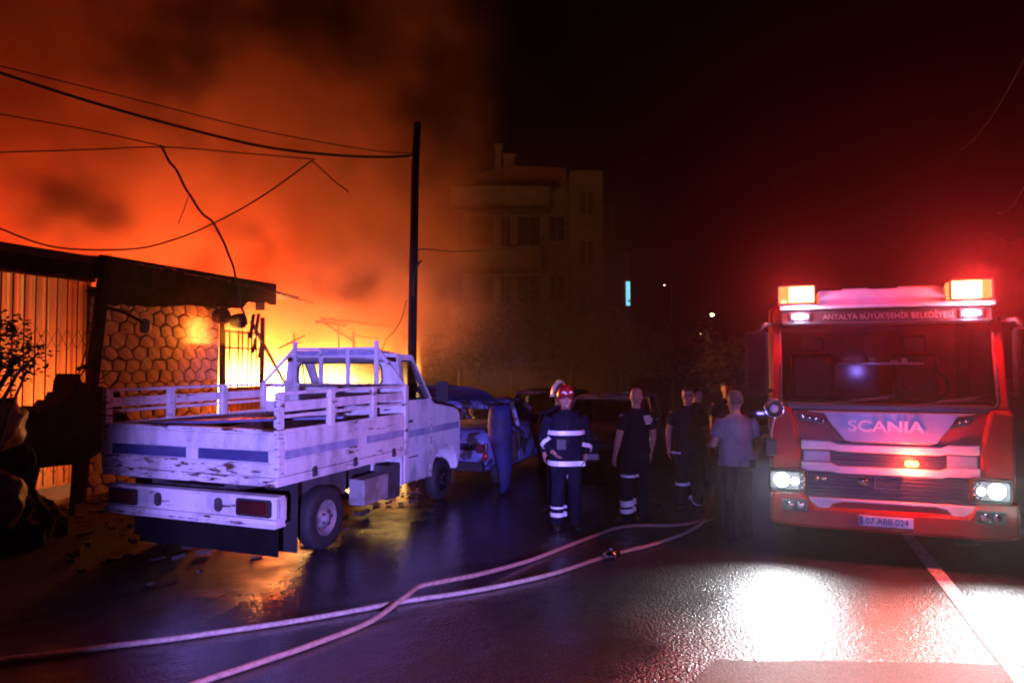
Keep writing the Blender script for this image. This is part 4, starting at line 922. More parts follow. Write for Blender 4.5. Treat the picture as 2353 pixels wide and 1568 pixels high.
    q = MB(); q.box(xm - .26, xm + .26, 3.99 * sx, 4.01 * sx, .36, .46); q.build('number_plate', 'plate', t)
    q = MB(); q.box(xm - .5, xm + .5, 3.84 * sx, 3.96 * sx, .52, .66); q.build('grille', 'eng_black', t, .01)
    return t
# burnt car ahead of the pickup, tail towards us, tailgate up
bc = car('burnt_car', 'scorched pale hatchback with raised tailgate just ahead of the pickup', W(BC, .08, .62), ROT, 'car_white', scorched=True, hatch_open=True)
q = MB(); rg = []
for k in range(9):
    y = .78 - .92 * k / 8; z = 1.40 + .27 * math.sin(k / 8 * 1.5)
    rg.append([(-1.5, y, z - .02), (-1.3, y, z + .03), (-.83, y, z + .05), (-.36, y, z + .03), (-.14, y, z - .02), (-.36, y, z - .0), (-.83, y, z + .01), (-1.3, y, z)])
q.rings(rg); hg = q.build('tailgate', 'scorch_blue', bc)
q = MB(); q.tube([(-.2, .5, 1.0), (-.2, .1, 1.55)], .012, 6); q.build('gas_strut', 'soot', hg)
q = MB(); q.tube([(-1.45, .5, 1.0), (-1.45, .1, 1.55)], .012, 6); q.build('gas_strut', 'soot', hg)
q = MB(); q.prism([(.60, .33), (.6, .84), (1.34, .86), (1.36, .33)], 'x', .008, .013); q.build('soot_stain', 'scorch', bc)
q = MB(); q.lathe([(.0001, -.03), (.05, -.03), (.06, 0)], (-.08, -.015, .56), 'y', 10); q.build('red_reflector', 'helmet_red', bc)
# torn door panel leaning at its corner
c = W(BC, .3, .36)
t = thing('torn_door_panel', 'dark blue torn door panel leaning upright at the burnt car tail', 'door panel', c, ROT)
def panel(q):
    rg = []
    for k in range(13):
        z = .04 + 1.38 * k / 12; w_ = .008 + .20 * min(1, (k / 12) ** .7 * 1.25) * (1 - .25 * (k / 12) ** 3); cx = .12 - .10 * math.sin(k / 12 * 1.4); yb = .05 * math.sin(k * .55) + .012 * math.sin(k * 2.3)
        rg.append([(cx - w_, .03 + yb, z), (cx - .03, -.09 + yb, z), (cx + w_, .10 + yb, z), (cx + w_, .13 + yb, z), (cx - .03, -.06 + yb, z), (cx - w_, .06 + yb, z)])
    q.rings(rg)
q = MB(); panel(q); q.build('door_skin', 'scorch_blue', t)
q = MB(); q.tube([(.1, .05, .3), (.08, .3, .2), (.04, .32, .9), (.02, .06, 1.3)], .02, 6); q.build('door_frame', 'scorch', t)
# parked and service vehicles further on
car('parked_car', 'dark hatchback parked beyond the burnt car behind the firefighters', W(BC, .1, 5.6), ROT, 'car_dark')
car('parked_car', 'silver car facing us behind the bald man', Vector((1.95, 16.4, 0)), ROT + math.pi, 'car_silver')
def beacon_bar(t, x, y, z, wdt, on, pw, aim=None):
    q = MB(); q.box(x - wdt / 2, x + wdt / 2, y - .12, y + .12, z, z + .05); br = q.build('light_bar', 'eng_black', t, .01)
    for s_ in (-1, 1):
        q = MB(); q.box(min(x + s_ * .08, x + s_ * wdt / 2), max(x + s_ * .08, x + s_ * wdt / 2), y - .11, y + .11, z + .05, z + .16); q.build('beacon', on, br, .03)
    if aim is None: lamp('beacon_light', 'POINT', (x, y, z + .35), (.18, .14, 1.), pw, t, .12)
    else:
        for s_, pw_, half, aim_ in aim: lamp('beacon_beam', 'SPOT', (x + s_ * .3, y, z + .35), (.30, .21, 1.), pw_, t, .12, half * 2, .55, aim_)
M['blue_on'] = glow('blue_beacon', (.16, .2, 1.), 14.)
pc = car('patrol_car', 'dark patrol car with a blue roof light behind the fire engine mirror', Vector((6.35, 19.9, 0)), ROT + math.pi, 'car_dark', cat='car')
beacon_bar(pc, -.83, 1.2, 1.46, .5, 'blue_on', 14)
# emergency car behind the photographer: its beacons light the pickup and the road blue
ec = car('emergency_car', 'white emergency car with blue roof beacons behind the photographer', Vector((1.17, -6.47, 0)), ROT + .1, 'car_silver', cat='car')
_inv = Matrix.Rotation(-(ROT + .1), 3, 'Z')
beacon_bar(ec, -.83, 1.3, 1.5, 1.1, 'blue_on', 0, [(-1, 15500, 12.5, _inv @ Vector((-.155, 1, -.055))), (1, 2600, 13, _inv @ Vector((.10, 1, -.055)))])
# far van with red lamps
M['far_red'] = glow('far_red_lamp', (1., .06, .03), 2.2)
v = thing('service_van', 'dark service van with red roof lamps far down the street', 'van', Vector((10.8, 29.4, 0)), ROT)
q = MB(); q.prism([(0, .4), (0, 1.95), (.1, 2.05), (3.6, 2.05), (4.1, 1.35), (4.9, 1.15), (4.95, .4)], 'x', -1.9, 0); q.build('body', 'skirt', v, .06)
for x in (-1.75, -.15):
    q = MB(); q.box(x - .08, x + .08, -.03, .0, 1.72, 1.80); q.build('roof_lamp', 'far_red', v, .01)
q = MB(); q.box(-1.6, -.3, -.012, .0, 1.3, 1.68); q.build('rear_window', 'dark_glass', v)
for x, s_ in ((-1.8, -1), (-.1, 1)):
    for y in (.9, 4.): wheel(v, x, y, .33, .33, .2, s_)
# ------------------------------------------------------------------ people
LAB = ['skin', 'shirt', 'trousers', 'shoe', 'hair', 'eye', 'lip', 'sleeve']
def ering(c, rx, ry, n=18, sq=1.0, z_tilt=0.):
    return [(c[0] + rx * math.copysign(abs(math.cos(2 * math.pi * j / n)) ** sq, math.cos(2 * math.pi * j / n)), c[1] + ry * math.copysign(abs(math.sin(2 * math.pi * j / n)) ** sq, math.sin(2 * math.pi * j / n)), c[2] + z_tilt * math.sin(2 * math.pi * j / n)) for j in range(n)]
def person(label, loc, rz, mats, arms, legs, head=(0, 0), sleeves='short', bulk=1., hgt=1.75, hair='short', glasses=False, beard=False, group=None):
    """local frame: facing -y; arms: [(elbow, wrist, fingertip direction)] for the viewer's left (-x) and right; legs: [(knee, ankle)]"""
    root = thing('person', label, 'person', loc, rz, group)
    q = MB(); S, SH, TR_, BO, HA, EY, LI, SL = range(8)
    b = bulk
    # torso
    q.rings([ering((0, 0, .83), .150 * b, .115 * b, sq=.85), ering((0, 0, .93), .168 * b, .125 * b, sq=.85), ering((0, -.003, .99), .163 * b, .122 * b, sq=.85)], TR_)
    bl = 1.06 if sleeves == 'short' else 1.14
    hem = .90 if sleeves == 'short' else .80
    q.rings([ering((0, 0, hem), .172 * b * bl, .132 * b * bl, sq=.85), ering((0, -.006, 1.02), .163 * b * bl, .130 * b * bl, sq=.85), ering((0, -.008, 1.14), .160 * b * bl, .124 * b * bl, sq=.85), ering((0, -.006, 1.26), .174 * b * bl, .126 * b * bl, sq=.85),
             ering((0, .0, 1.36), .186 * b, .120 * b, sq=.9), ering((0, .008, 1.42), .165 * b, .098 * b), ering((0, .012, 1.465), .105, .078), ering((0, .012, 1.485), .07, .068)], SH)
    hy, hx = head                                        # head yaw, nod
    q.tube([(0, .015, 1.44), (0, .008, 1.50), (0, -.006, 1.56)], [.062, .055, .055], 14, S)
    # head, turned about the neck
    hd = MB()
    rg = []
    for z, rx, fy, by in ((1.505, .030, -.060, .015), (1.520, .044, -.076, .035), (1.545, .056, -.084, .062), (1.575, .064, -.088, .082), (1.61, .070, -.090, .096), (1.65, .0745, -.092, .103), (1.69, .0735, -.089, .102), (1.72, .064, -.074, .09), (1.742, .045, -.048, .066), (1.752, .018, -.016, .03)):
        rg.append(ering((0, (fy + by) / 2, z), rx, (by - fy) / 2, 20))
    hd.rings(rg, S)
    hd.tube([(0, -.082, 1.648), (0, -.100, 1.622), (0, -.113, 1.600)], [.008, .012, .017], 8, S)      # nose
    hd.ell((-.013, -.100, 1.594), (.011, .012, .009), mi=S); hd.ell((.013, -.100, 1.594), (.011, .012, .009), mi=S)
    hd.ell((0, -.086, 1.566), (.024, .010, .007), mi=LI); hd.ell((0, -.078, 1.53), (.026, .016, .014), mi=S)
    for s in (-1, 1):
        hd.ell((s * .031, -.086, 1.640), (.014, .007, .0065), mi=EY); hd.ell((s * .031, -.089, 1.659), (.020, .007, .005), mi=HA)
        hd.ell((s * .031, -.084, 1.667), (.024, .010, .008), mi=S); hd.ell((s * .044, -.074, 1.605), (.02, .016, .016), mi=S)
        hd.ell((s * .077, .012, 1.625), (.011, .021, .033), mi=S)
    if hair != 'bald':
        rg = []
        for z, rx, fy, by in ((1.60, .070, .03, .1), (1.64, .080, .0, .111), (1.68, .0825, -.062, .112), (1.71, .077, -.090, .108), (1.738, .062, -.074, .092), (1.758, .040, -.045, .066), (1.768, .014, -.012, .03)):
            rg.append(ering((0, (fy + by) / 2, z), rx, (by - fy) / 2, 20))
        hd.rings(rg, HA)
    if beard: hd.ell((0, -.058, 1.535), (.05, .036, .03), mi=HA)
    Rm = Matrix.Translation((0, .01, 1.53)) @ Matrix.Rotation(R(hy), 4, 'Z') @ Matrix.Rotation(R(hx), 4, 'X') @ Matrix.Translation((0, -.01, -1.53))
    q.v += [tuple(Rm @ Vector(v)) for v in hd.v] if False else []
    off = len(q.v); q.v += [tuple(Rm @ Vector(v)) for v in hd.v]
    for f, m_, s_ in zip(hd.f, hd.m, hd.sm): q.f.append(tuple(i + off for i in f)); q.m.append(m_); q.sm.append(s_)
    # legs
    for s, (kn, an) in zip((-1, 1), legs):
        hp = Vector((s * .088, 0, .90)); kn = Vector(kn); an = Vector(an)
        q.tube([hp, hp.lerp(kn, .35), hp.lerp(kn, .75), kn, kn.lerp(an, .3), kn.lerp(an, .7), an + Vector((0, 0, .05)), an + Vector((0, 0, -.03))], [.095 * b, .096 * b, .080 * b, .070 * b, .074 * b, .066 * b, .066 * b, .07 * b], 14, TR_)
        q.tube([an + Vector((0, .06, -.045)), an + Vector((0, .02, -.03)), an + Vector((s * .01, -.07, -.048)), an + Vector((s * .018, -.14, -.058)), an + Vector((s * .02, -.185, -.066))], [.034, .044, .044, .042, .022], 12, BO, flat=.75)
    # arms and hands
    for s, (el, wr, fd) in zip((-1, 1), arms):
        sh = Vector((s * .178 * b, .01, 1.395)); el = Vector(el); wr = Vector(wr); fd = Vector(fd).normalized()
        am = S if sleeves == 'short' else SL
        k = 1. if sleeves == 'short' else 1.28
        q.tube([sh, sh.lerp(el, .35), sh.lerp(el, .7), el, el.lerp(wr, .3), el.lerp(wr, .7), wr], [.055 * k * b, .054 * k * b, .047 * k, .043 * k, .045 * k, .036 * k, .028 * k], 12, am)
        if sleeves == 'short': q.tube([sh + Vector((-s * .03, 0, .01)), sh.lerp(el, .3), sh.lerp(el, .62), sh.lerp(el, .66)], [.066 * b, .068 * b, .066 * b, .064 * b], 14, SH)
        fa = (wr - el).normalized(); side = Vector((0, -1, 0)) - fd * fd.dot(Vector((0, -1, 0)))
        if side.length < .2: side = Vector((-s, 0, 0)) - fd * fd.dot(Vector((-s, 0, 0)))
        side.normalize(); pn = fd.cross(side).normalized(); pc = wr + fd * .055
        if pn.dot(Vector((-s, 0, 0))) < 0: pn = -pn
        q.rings([[tuple(wr + fd * t + side * (w_ * math.cos(2 * math.pi * j / 12)) + pn * (h_ * math.sin(2 * math.pi * j / 12))) for j in range(12)] for t, w_, h_ in ((-.02, .027, .024), (.02, .033, .020), (.06, .042, .018), (.092, .040, .014))], S)
        for i, (o_, l_) in enumerate(((.033, .072), (.011, .082), (-.011, .076), (-.032, .060))):
            p0 = wr + fd * .085 + side * o_; p1 = p0 + (fd + pn * .25).normalized() * l_ * .5 + side * o_ * .12; p2 = p1 + (fd + pn * .8).normalized() * l_ * .5
            q.tube([p0, p1, p2], [.0095, .009, .0075], 8, S)
        th = wr + fd * .02 + side * .028
        q.tube([th, th + (fd * .6 + side * .7 + pn * .3).normalized() * .04, th + (fd * .6 + side * .7 + pn * .3).normalized() * .04 + (fd + pn * .4).normalized() * .034], [.014, .0115, .009], 8, S)
    tm = [mats['skin'], mats['shirt'], mats['trousers'], mats['shoe'], mats['hair'], 'eye', 'lip', mats.get('sleeve', mats['shirt'])]
    src = q.mesh('source', tm)
    tmp = bpy.data.objects.new('tmp', src); col.objects.link(tmp)
    rm = tmp.modifiers.new('r', 'REMESH'); rm.mode = 'VOXEL'; rm.voxel_size = .0075; rm.adaptivity = 0
    sm = tmp.modifiers.new('s', 'SMOOTH'); sm.factor = .5; sm.iterations = 3
    dg = bpy.context.evaluated_depsgraph_get(); me = bpy.data.meshes.new_from_object(tmp.evaluated_get(dg)); me.name = 'body'
    bvh = BVHTree.FromPolygons([Vector(v) for v in q.v], q.f)
    bpy.data.objects.remove(tmp)
    me.materials.clear()
    for mm in tm: me.materials.append(M[mm])
    idx = []
    cloth = {SH, TR_, SL}
    for p in me.polygons:
        h = bvh.find_nearest(p.center); idx.append(q.m[h[2]])
    me.polygons.foreach_set('material_index', idx); me.polygons.foreach_set('use_smooth', [True] * len(me.polygons))
    vc = [0] * len(me.vertices)
    for p, i in zip(me.polygons, idx):
        if i in cloth:
            for v in p.vertices: vc[v] = 1
    sd_ = random.random() * 50
    nrm = [v.normal.copy() for v in me.vertices]
    for v, c, n_ in zip(me.vertices, vc, nrm):
        if c:
            p = v.co; f = mnoise.noise(Vector((p.x * 9 + sd_, p.y * 9, p.z * 5))) + .5 * mnoise.noise(Vector((p.x * 20 + sd_, p.y * 20, p.z * 26)))
            v.co = p + n_ * (.011 * f + .003)
    k = hgt / 1.755
    o = bpy.data.objects.new('body', me); col.objects.link(o); o.parent = root
    root.scale = (k, k, k)
    root['_src'] = 0; del root['_src']
    if glasses:
        g = MB()
        for s in (-1, 1):
            c = Rm @ Vector((s * .033, -.100, 1.638)); g.tube([c + Rm.to_3x3() @ Vector((.024 * math.cos(R(a)), 0, .018 * math.sin(R(a)))) for a in range(0, 361, 30)], .0028, 5)
            g.tube([Rm @ Vector((s * .057, -.098, 1.642)), Rm @ Vector((s * .08, .01, 1.64))], .0025, 5)
        g.tube([Rm @ Vector((-.01, -.103, 1.642)), Rm @ Vector((.01, -.103, 1.642))], .0025, 5)
        g.build('glasses', 'eye', root)
    return root, Rm, bvh
def band(root, bvh, a, b, width, mat='reflective', name='reflective_tape', out=.014, full=True, ang=(0, 360), clip=None):
    """a tape wrapped round a limb: ring of points found on the body surface about the axis a-b at its middle"""
    a = Vector(a); b = Vector(b); ax = (b - a).normalized(); mid = (a + b) / 2
    x = ax.cross(Vector((0, 1, 0)));  x = x.normalized() if x.length > .1 else Vector((1, 0, 0)); y = ax.cross(x)
    ns = 28; rg = []; steps = [ang[0] + (ang[1] - ang[0]) * i / ns for i in range(ns + 1)]
    for d in steps:
        dr = x * math.cos(R(d)) + y * math.sin(R(d)); col_ = []
        for t in (-.5, .5):
            o_ = mid + ax * (t * width); far_ = None; st = o_ + dr * .40
            h = bvh.ray_cast(st, -dr, .40)
            rr = (h[0] - o_).length if h[0] is not None else .05
            if clip: rr = min(rr, clip)
            col_.append(rr)
        r0 = max(col_) + out
        p0 = mid - ax * (width / 2) + dr * r0; p1 = mid + ax * (width / 2) + dr * r0
        rg.append([p0, p1, p1 - dr * .006, p0 - dr * .006])
    q = MB(); q.rings(rg, smooth=False, caps=not full); return q.build(name, mat, root)
def helmet(root, Rm, shell, name='helmet'):
    q = MB(); n = 24
    def hring(z, rx, fy, by): return [tuple(Rm @ Vector(p)) for p in ering((0, (fy + by) / 2, z), rx, (by - fy) / 2, n)]
    q.rings([hring(1.60, .102, .02, .15), hring(1.645, .108, -.1, .145), hring(1.69, .108, -.118, .138), hring(1.73, .10, -.11, .128), hring(1.77, .082, -.088, .105), hring(1.80, .052, -.055, .07), hring(1.812, .015, -.016, .03)])
    h = q.build(name, shell, root)
    q = MB(); q.rings([hring(1.655, .112, -.135, .10), hring(1.672, .113, -.140, .10), hring(1.672, .100, -.11, .08), hring(1.655, .100, -.11, .08)], caps=False); q.build('brim', 'eng_black', h)
    q = MB(); q.tube([tuple(Rm @ Vector((0, -.11, 1.73))), tuple(Rm @ Vector((0, -.06, 1.80))), tuple(Rm @ Vector((0, .02, 1.822))), tuple(Rm @ Vector((0, .1, 1.785)))], .014, 8); q.build('crest', shell, h)
    for s in (-1, 1):
        q = MB(); q.prism([(-.02, -.012), (.02, -.012), (.02, .012), (-.02, .012)], 'y', -.004, .004)
        o = q.build('badge', 'reflective', h); o.matrix_local = Rm @ Matrix.Translation((s * .045, -.112, 1.715)) @ Matrix.Rotation(R(-25 * -s), 4, 'Z') @ Matrix.Rotation(R(-15), 4, 'X')
        q = MB(); q.tube([tuple(Rm @ Vector((s * .095, -.02, 1.62))), tuple(Rm @ Vector((s * .07, -.06, 1.52))), tuple(Rm @ Vector((0, -.07, 1.495)))], .006, 6); q.build('chin_strap', 'eng_black', h)
    return h
LEG0 = [((-.105, -.02, .49), (-.115, .0, .085)), ((.105, -.02, .49), (.115, .0, .085))]
HANG = lambda s, f=0., o=.0: ((s * (.245 + o), .02 + f * .2, 1.12), (s * (.255 + o), -.05 + f, .87), (0, -.25, -1))
FFM = dict(skin='skin', shirt='navy', trousers='navy', shoe='shoe', hair='hair_dark', sleeve='navy')
# firefighter in the red helmet, facing us, hands at the belt
p, Rm, bv = person('firefighter in red helmet and navy turnout suit facing us, bands glowing', gnd(1300, 1212), R(6), FFM,
    [((-.30, .03, 1.13), (-.20, -.13, .98), (.5, -.5, -.5)), ((.30, .05, 1.12), (.235, -.12, .93), (-.3, -.4, -.8))], LEG0, sleeves='long', bulk=1.12, hgt=1.76)
helmet(p, Rm, 'helmet_red')
band(p, bv, (0, 0, 1.18), (0, 0, 1.24), .055, clip=.24); band(p, bv, (0, 0, .80), (0, 0, .86), .06, clip=.26)
band(p, bv, (-.285, -.03, 1.09), (-.26, -.06, 1.06), .05, clip=.08); band(p, bv, (.28, -.04, 1.03), (.27, -.06, 1.0), .055, clip=.08)
band(p, bv, (-.115, 0, .17), (-.115, 0, .19), .05, clip=.11); band(p, bv, (-.115, 0, .26), (-.115, 0, .28), .025, clip=.11)
band(p, bv, (-.110, 0, .66), (-.108, 0, .68), .045, clip=.12, full=False, ang=(150, 290))
q = MB(); q.box(-.15, -.02, -.175, -.14, 1.0, 1.14); q.build('radio_pouch', 'eng_black', p, .01)
q = MB(); q.tube([(-.03, -.155, 1.45), (0, -.165, 1.2), (0, -.165, .84)], .006, 5); q.build('zip', 'black_steel', p)
# second firefighter behind, pale helmet
p, Rm, bv = person('firefighter in pale helmet half hidden behind the red-helmeted one', Vector((.66, 9.45, 0)), R(20), FFM, [HANG(-1), HANG(1)], LEG0, (15, 0), 'long', 1.12, 1.78)
helmet(p, Rm, 'helmet_pale'); band(p, bv, (0, 0, 1.18), (0, 0, 1.24), .055, clip=.24)
# bald man, three-quarter back, looking to the fire
BLK = dict(skin='skin', shirt='navy_tee', trousers='navy', shoe='shoe', hair='hair_dark')
p, Rm, bv = person('bald man in navy tee seen from behind, bright band on one trouser leg', gnd(1462, 1200), R(205), BLK, [HANG(-1, -.02, .02), HANG(1, -.02, .03)],
    [((-.11, -.02, .49), (-.125, .0, .085)), ((.11, -.04, .49), (.13, -.03, .085))], (-48, 0), 'short', 1.08, 1.77, 'bald')
bb = MB()
for i, (w_, z_, x_) in enumerate(((.10, 1.375, -.07), (.13, 1.345, -.085), (.12, 1.315, -.09), (.09, 1.285, -.085))): 
    n_ = random.randint(3, 4)
    for k in range(n_): bb.box(x_ - w_ / 2 + k * w_ / n_, x_ - w_ / 2 + (k + .78) * w_ / n_, .136, .146, z_, z_ + .017)
bb.build('back_print', 'reflective', p)
band(p, bv, (.12, -.03, .25), (.124, -.03, .28), .075, clip=.11); band(p, bv, (.124, -.03, .16), (.126, -.03, .18), .055, clip=.11)
band(p, bv, (.108, -.02, .60), (.108, -.02, .63), .03, clip=.12)
# man with glasses walking towards us
p, Rm, bv = person('man with glasses and round red chest badge walking towards us', gnd(1582, 1168), R(-4), dict(BLK, hair='hair_dark'), [HANG(-1, .03, .03), HANG(1, -.08, .02)],
    [((-.10, -.07, .50), (-.11, .03, .10)), ((.10, -.05, .49), (.11, -.12, .085))], (-12, 0), 'short', 1.1, 1.74, glasses=True)
q = MB(); q.lathe([(.0001, -.15), (.034, -.148), (.036, -.14)], (.095, 0, 1.33), 'y', 16); q.build('chest_badge', 'red_lens', p)
band(p, bv, (-.107, -.02, .36), (-.107, -.02, .38), .04, clip=.11); band(p, bv, (.107, -.09, .14), (.108, -.1, .16), .025, clip=.11); band(p, bv, (-.15, 0, .80), (-.15, 0, .83), .025, clip=.1)
# man in the grey tee from behind
GR = dict(skin='skin', shirt='grey_tee', trousers='jeans', shoe='shoe', hair='hair_grey')
p, Rm, bv = person('man in grey tee and dark jeans seen from behind beside the headlight', gnd(1692, 1244), R(188), GR,
    [((-.27, .04, 1.13), (-.25, -.10, .90), (0, -.4, -1)), ((.285, .03, 1.14), (.21, -.2, 1.10), (-.3, -1, .0))], [((-.11, -.03, .49), (-.13, -.02, .085)), ((.10, -.02, .49), (.12, .04, .085))], (10, 6), 'short', 1.1, 1.76)
q = MB(); q.box(-.17, -.09, .12, .15, .86, .97); q.build('belt_pouch', 'shoe', p, .01)
q = MB(); q.tube([(.16 * math.cos(R(a)) * 1.12, .125 * math.sin(R(a)) * 1.12, .93) for a in range(0, 361, 20)], .014, 6); q.build('belt', 'shoe', p)
# two dim men further back
p, Rm, bv = person('man in dark clothes with red-lit face peering over the grey-tee man', Vector((3.55, 11.3, 0)), R(10), BLK, [HANG(-1), HANG(1)], LEG0, (0, 0), 'short', 1.1, 1.78)
p, Rm, bv = person('dim man in black standing behind the man with glasses', Vector((3.2, 11.9, 0)), R(35), BLK, [HANG(-1), HANG(1)], LEG0, (20, 5), 'short', 1.08, 1.66)
# ------------------------------------------------------------------ hoses
def hose(label, px, mat, rad, lift):
    pts = [gnd(x, y, rad) + Vector((0, 0, lift.get(i, 0))) for i, (x, y) in enumerate(px)]
    path = bez(pts, 12)
    path = [p + Vector((.012 * mnoise.noise(p * 1.7), .012 * mnoise.noise(p * 1.7 + Vector((9, 0, 0))), 0)) for p in path]
    t = thing('fire_hose', label, 'hose', (0, 0, 0))
    q = MB(); q.tube(path, rad, 12, flat=.86); q.build('hose', mat, t); return t, path
t, pa = hose('pale fire hose with silver coupling curling from the fire engine to the lower left', [(1700, 1062), (1668, 1088), (1640, 1120), (1628, 1165), (1605, 1205), (1520, 1243), (1405, 1274), (1250, 1322), (1080, 1357), (930, 1380), (700, 1422), (450, 1458), (200, 1490), (-80, 1524), (-500, 1565)], 'hose', .024, {})
c = gnd(1405, 1274, .045); d = (gnd(1440, 1266) - gnd(1370, 1284)).normalized()
q = MB(); q.tube([c + d * k for k in (-.10, -.095, -.05, -.045, .045, .05, .095, .10)], [.03, .042, .042, .055, .055, .042, .042, .03], 18); q.build('coupling', 'chrome', t)
q = MB()
for k in range(3):
    a = 2 * math.pi * k / 3; n_ = Vector((0, 0, 1)) * math.cos(a) + d.cross(Vector((0, 0, 1))) * math.sin(a); q = MB(); q.bar(c + n_ * .05 - d * .02, c + n_ * .078 - d * .02, .03); q.build('coupling_lug', 'chrome', t)
hose('reddish fire hose crossing over the pale one towards the bottom edge', [(1640, 1190), (1560, 1205), (1440, 1208), (1350, 1235), (1220, 1285), (1100, 1330), (1030, 1350), (965, 1366), (930, 1388), (850, 1426), (720, 1478), (560, 1532), (420, 1580), (200, 1680)], 'hose2', .0245, {5: .05, 6: .07, 7: .075, 8: .065})
# ------------------------------------------------------------------ power pole and cables
PO = far(945, 800, 13.4); PO.z = 0
t = thing('power_pole', 'dark wooden power pole rising in front of the smoke', 'pole', PO)
q = MB(); q.tube([(0, 0, -.1), (.02, 0, 3), (.06, 0, 6), (.10, 0, 6.85)], [.095, .088, .076, .068], 14); q.build('shaft', 'pole_wood', t)
q = MB(); q.tube([(.05, -.1, 3.4), (.06, -.12, 3.75), (.12, -.12, 4.0), (.2, -.1, 4.1)], .02, 6); q.build('conduit', 'cable', t)
for x in (.0,):
    q = MB(); q.lathe([(.03, 0), (.035, .04), (.02, .06), (.03, .09), (.01, .11)], (x, -.13, 6.12), 'z', 10); q.build('insulator', 'grey_box', t)
def cable(label, px, rad=.012, wob=0.):
    pts = [far(*p) for p in px]; path = bez(pts, 10)
    if wob: path = [p + Vector((mnoise.noise(p * 3), 0, mnoise.noise(p * 3 + Vector((5, 5, 5))))) * wob for p in path]
    q = MB(); q.tube(path, rad, 6); return tag(q.build('overhead_cable', 'cable'), label, 'cable')
cable('thin topmost overhead cable running from upper left down to the pole', [(-60, 140, 10), (0, 152, 10.3), (300, 226, 11.4), (600, 300, 12.3), (850, 345, 13), (945, 352, 13.3)], .010)
cable('thick black overhead cable sagging in front of smoke to the power pole', [(-60, 148, 9.8), (0, 168, 10), (200, 232, 10.6), (400, 288, 11.4), (600, 336, 12.1), (760, 356, 12.7), (880, 361, 13.1), (945, 358, 13.3)], .026)
cable('slanting thin cable from the left edge to the burnt cable junction', [(-60, 248, 10), (0, 262, 10.2), (200, 298, 10.8), (378, 337, 11.3)], .011)
cable('nearly level thin cable from the left edge through the junction', [(-60, 352, 10), (0, 350, 10.2), (200, 344, 10.8), (378, 338, 11.3), (560, 352, 11.9), (725, 366, 12.4)], .011)
cable('frayed burnt cable hanging down from the junction into the flames', [(368, 336, 11.3), (392, 370, 11.3), (430, 440, 11.4), (462, 490, 11.5), (490, 514, 11.6), (520, 565, 11.7), (540, 620, 11.8), (552, 680, 11.9), (566, 745, 12)], .020, .05)
cable('loose end of burnt cable dangling off the frayed one', [(432, 452, 11.4), (424, 480, 11.4), (410, 515, 11.4)], .007, .03)
cable('low cable drooping to the shed roof and rising to a broken peak', [(-60, 500, 9.9), (0, 525, 10), (130, 568, 10.4), (300, 572, 10.9), (400, 550, 11.2), (490, 513, 11.6), (600, 452, 12), (718, 368, 12.4)], .015)
cable('short broken cable end falling from the peak with knots', [(718, 368, 12.4), (750, 398, 12.4), (776, 422, 12.5), (800, 440, 12.5)], .013, .03)
cable('wire trailing from the pole down to the pickup roof', [(936, 690, 13.2), (915, 745, 12.8), (890, 775, 12.4), (875, 808, 11.8)], .008, .03)
cable('service cable looping from the pole towards the apartment house', [(948, 610, 13.3), (954, 585, 13.4), (972, 572, 13.6), (1060, 577, 16), (1180, 566, 20), (1290, 525, 24), (1380, 480, 34)], .012)
for i, (a, b, lab) in enumerate((((2400, 40, 7), (2205, 345, 14), 'faint upper wire slanting above the fire engine'), ((2400, 320, 7), (2290, 490, 13), 'faint middle wire slanting above the right beacon'), ((2400, 430, 7), (2300, 550, 12), 'faint lowest wire close above the right beacon'))):
    A, B = far(*a), far(*b); q = MB(); q.tube([A.lerp(B, k / 8) - Vector((0, 0, .25 * (1 - (k / 4 - 1) ** 2))) for k in range(9)], .012, 6); tag(q.build('overhead_cable', 'cable'), lab, 'cable')
# ------------------------------------------------------------------ apartment house
YB = 46.
ho = thing('apartment_house', 'dim balconied apartment house with stair tower behind the trees', 'building', (0, YB, 0))
def hx(px): return (px - 1176) / 1568 * YB
def hz_(py): return far(1176, py, YB).z
def hbx(name, mat, px0, px1, py0, py1, d0, d1, parent=None, bevel=0):
    q = MB(); q.box(hx(px0), hx(px1), d0, d1, hz_(py1), hz_(py0)); return q.build(name, mat, parent or ho, bevel)
q = MB(); q.box(hx(1062), hx(1304), 0, 9, 0, hz_(432)); wl_ = q.build('wall', 'wall_plaster', ho)
q = MB(); q.box(hx(1308), hx(1382), -.9, 5, 0, hz_(400)); tw = q.build('stair_tower', 'wall_plaster', ho)
q = MB(); q.box(hx(1382), hx(1416), .6, 9, 0, hz_(468)); q.build('side_wing', 'wall_side', ho)
q = MB(); q.box(hx(1416), hx(1458), 1.6, 9, 0, hz_(572)); lw = q.build('low_wing', 'wall_side', ho)
q = MB(); q.box(hx(1304), hx(1309), .2, 5, 0, hz_(440)); q.build('recess', 'wall_side', ho)
q = MB(); q.prism([(hx(1070), hz_(434)), (hx(1100), hz_(392)), (hx(1170), hz_(372)), (hx(1304), hz_(378)), (hx(1304), hz_(434))], 'y', .8, 8); rf_ = q.build('roof', 'tile', ho)
for px0, px1, py0, py1 in ((1156, 1182, 345, 430), (1136, 1150, 322, 380)):
    ch = hbx('chimney', 'wall_plaster', px0, px1, py0, py1, 1.2, 2., rf_)
    hbx('chimney_cap', 'tile', px0 - 4, px1 + 4, py0 - 4, py0, 1.1, 2.1, rf_)
for px0, px1, py0, py1 in ((1040, 1258, 440, 492), (1040, 1240, 575, 628), (1040, 1240, 705, 760)):
    bl_ = hbx('balcony', 'wall_plaster', px0, px1, py0, py1, -1.5, -1.35); hbx('balcony_floor', 'wall_side', px0, px1, py1 - 8, py1, -1.5, .02, bl_); hbx('balcony_side', 'wall_side', px1 - 5, px1, py0, py1, -1.36, .0, bl_)
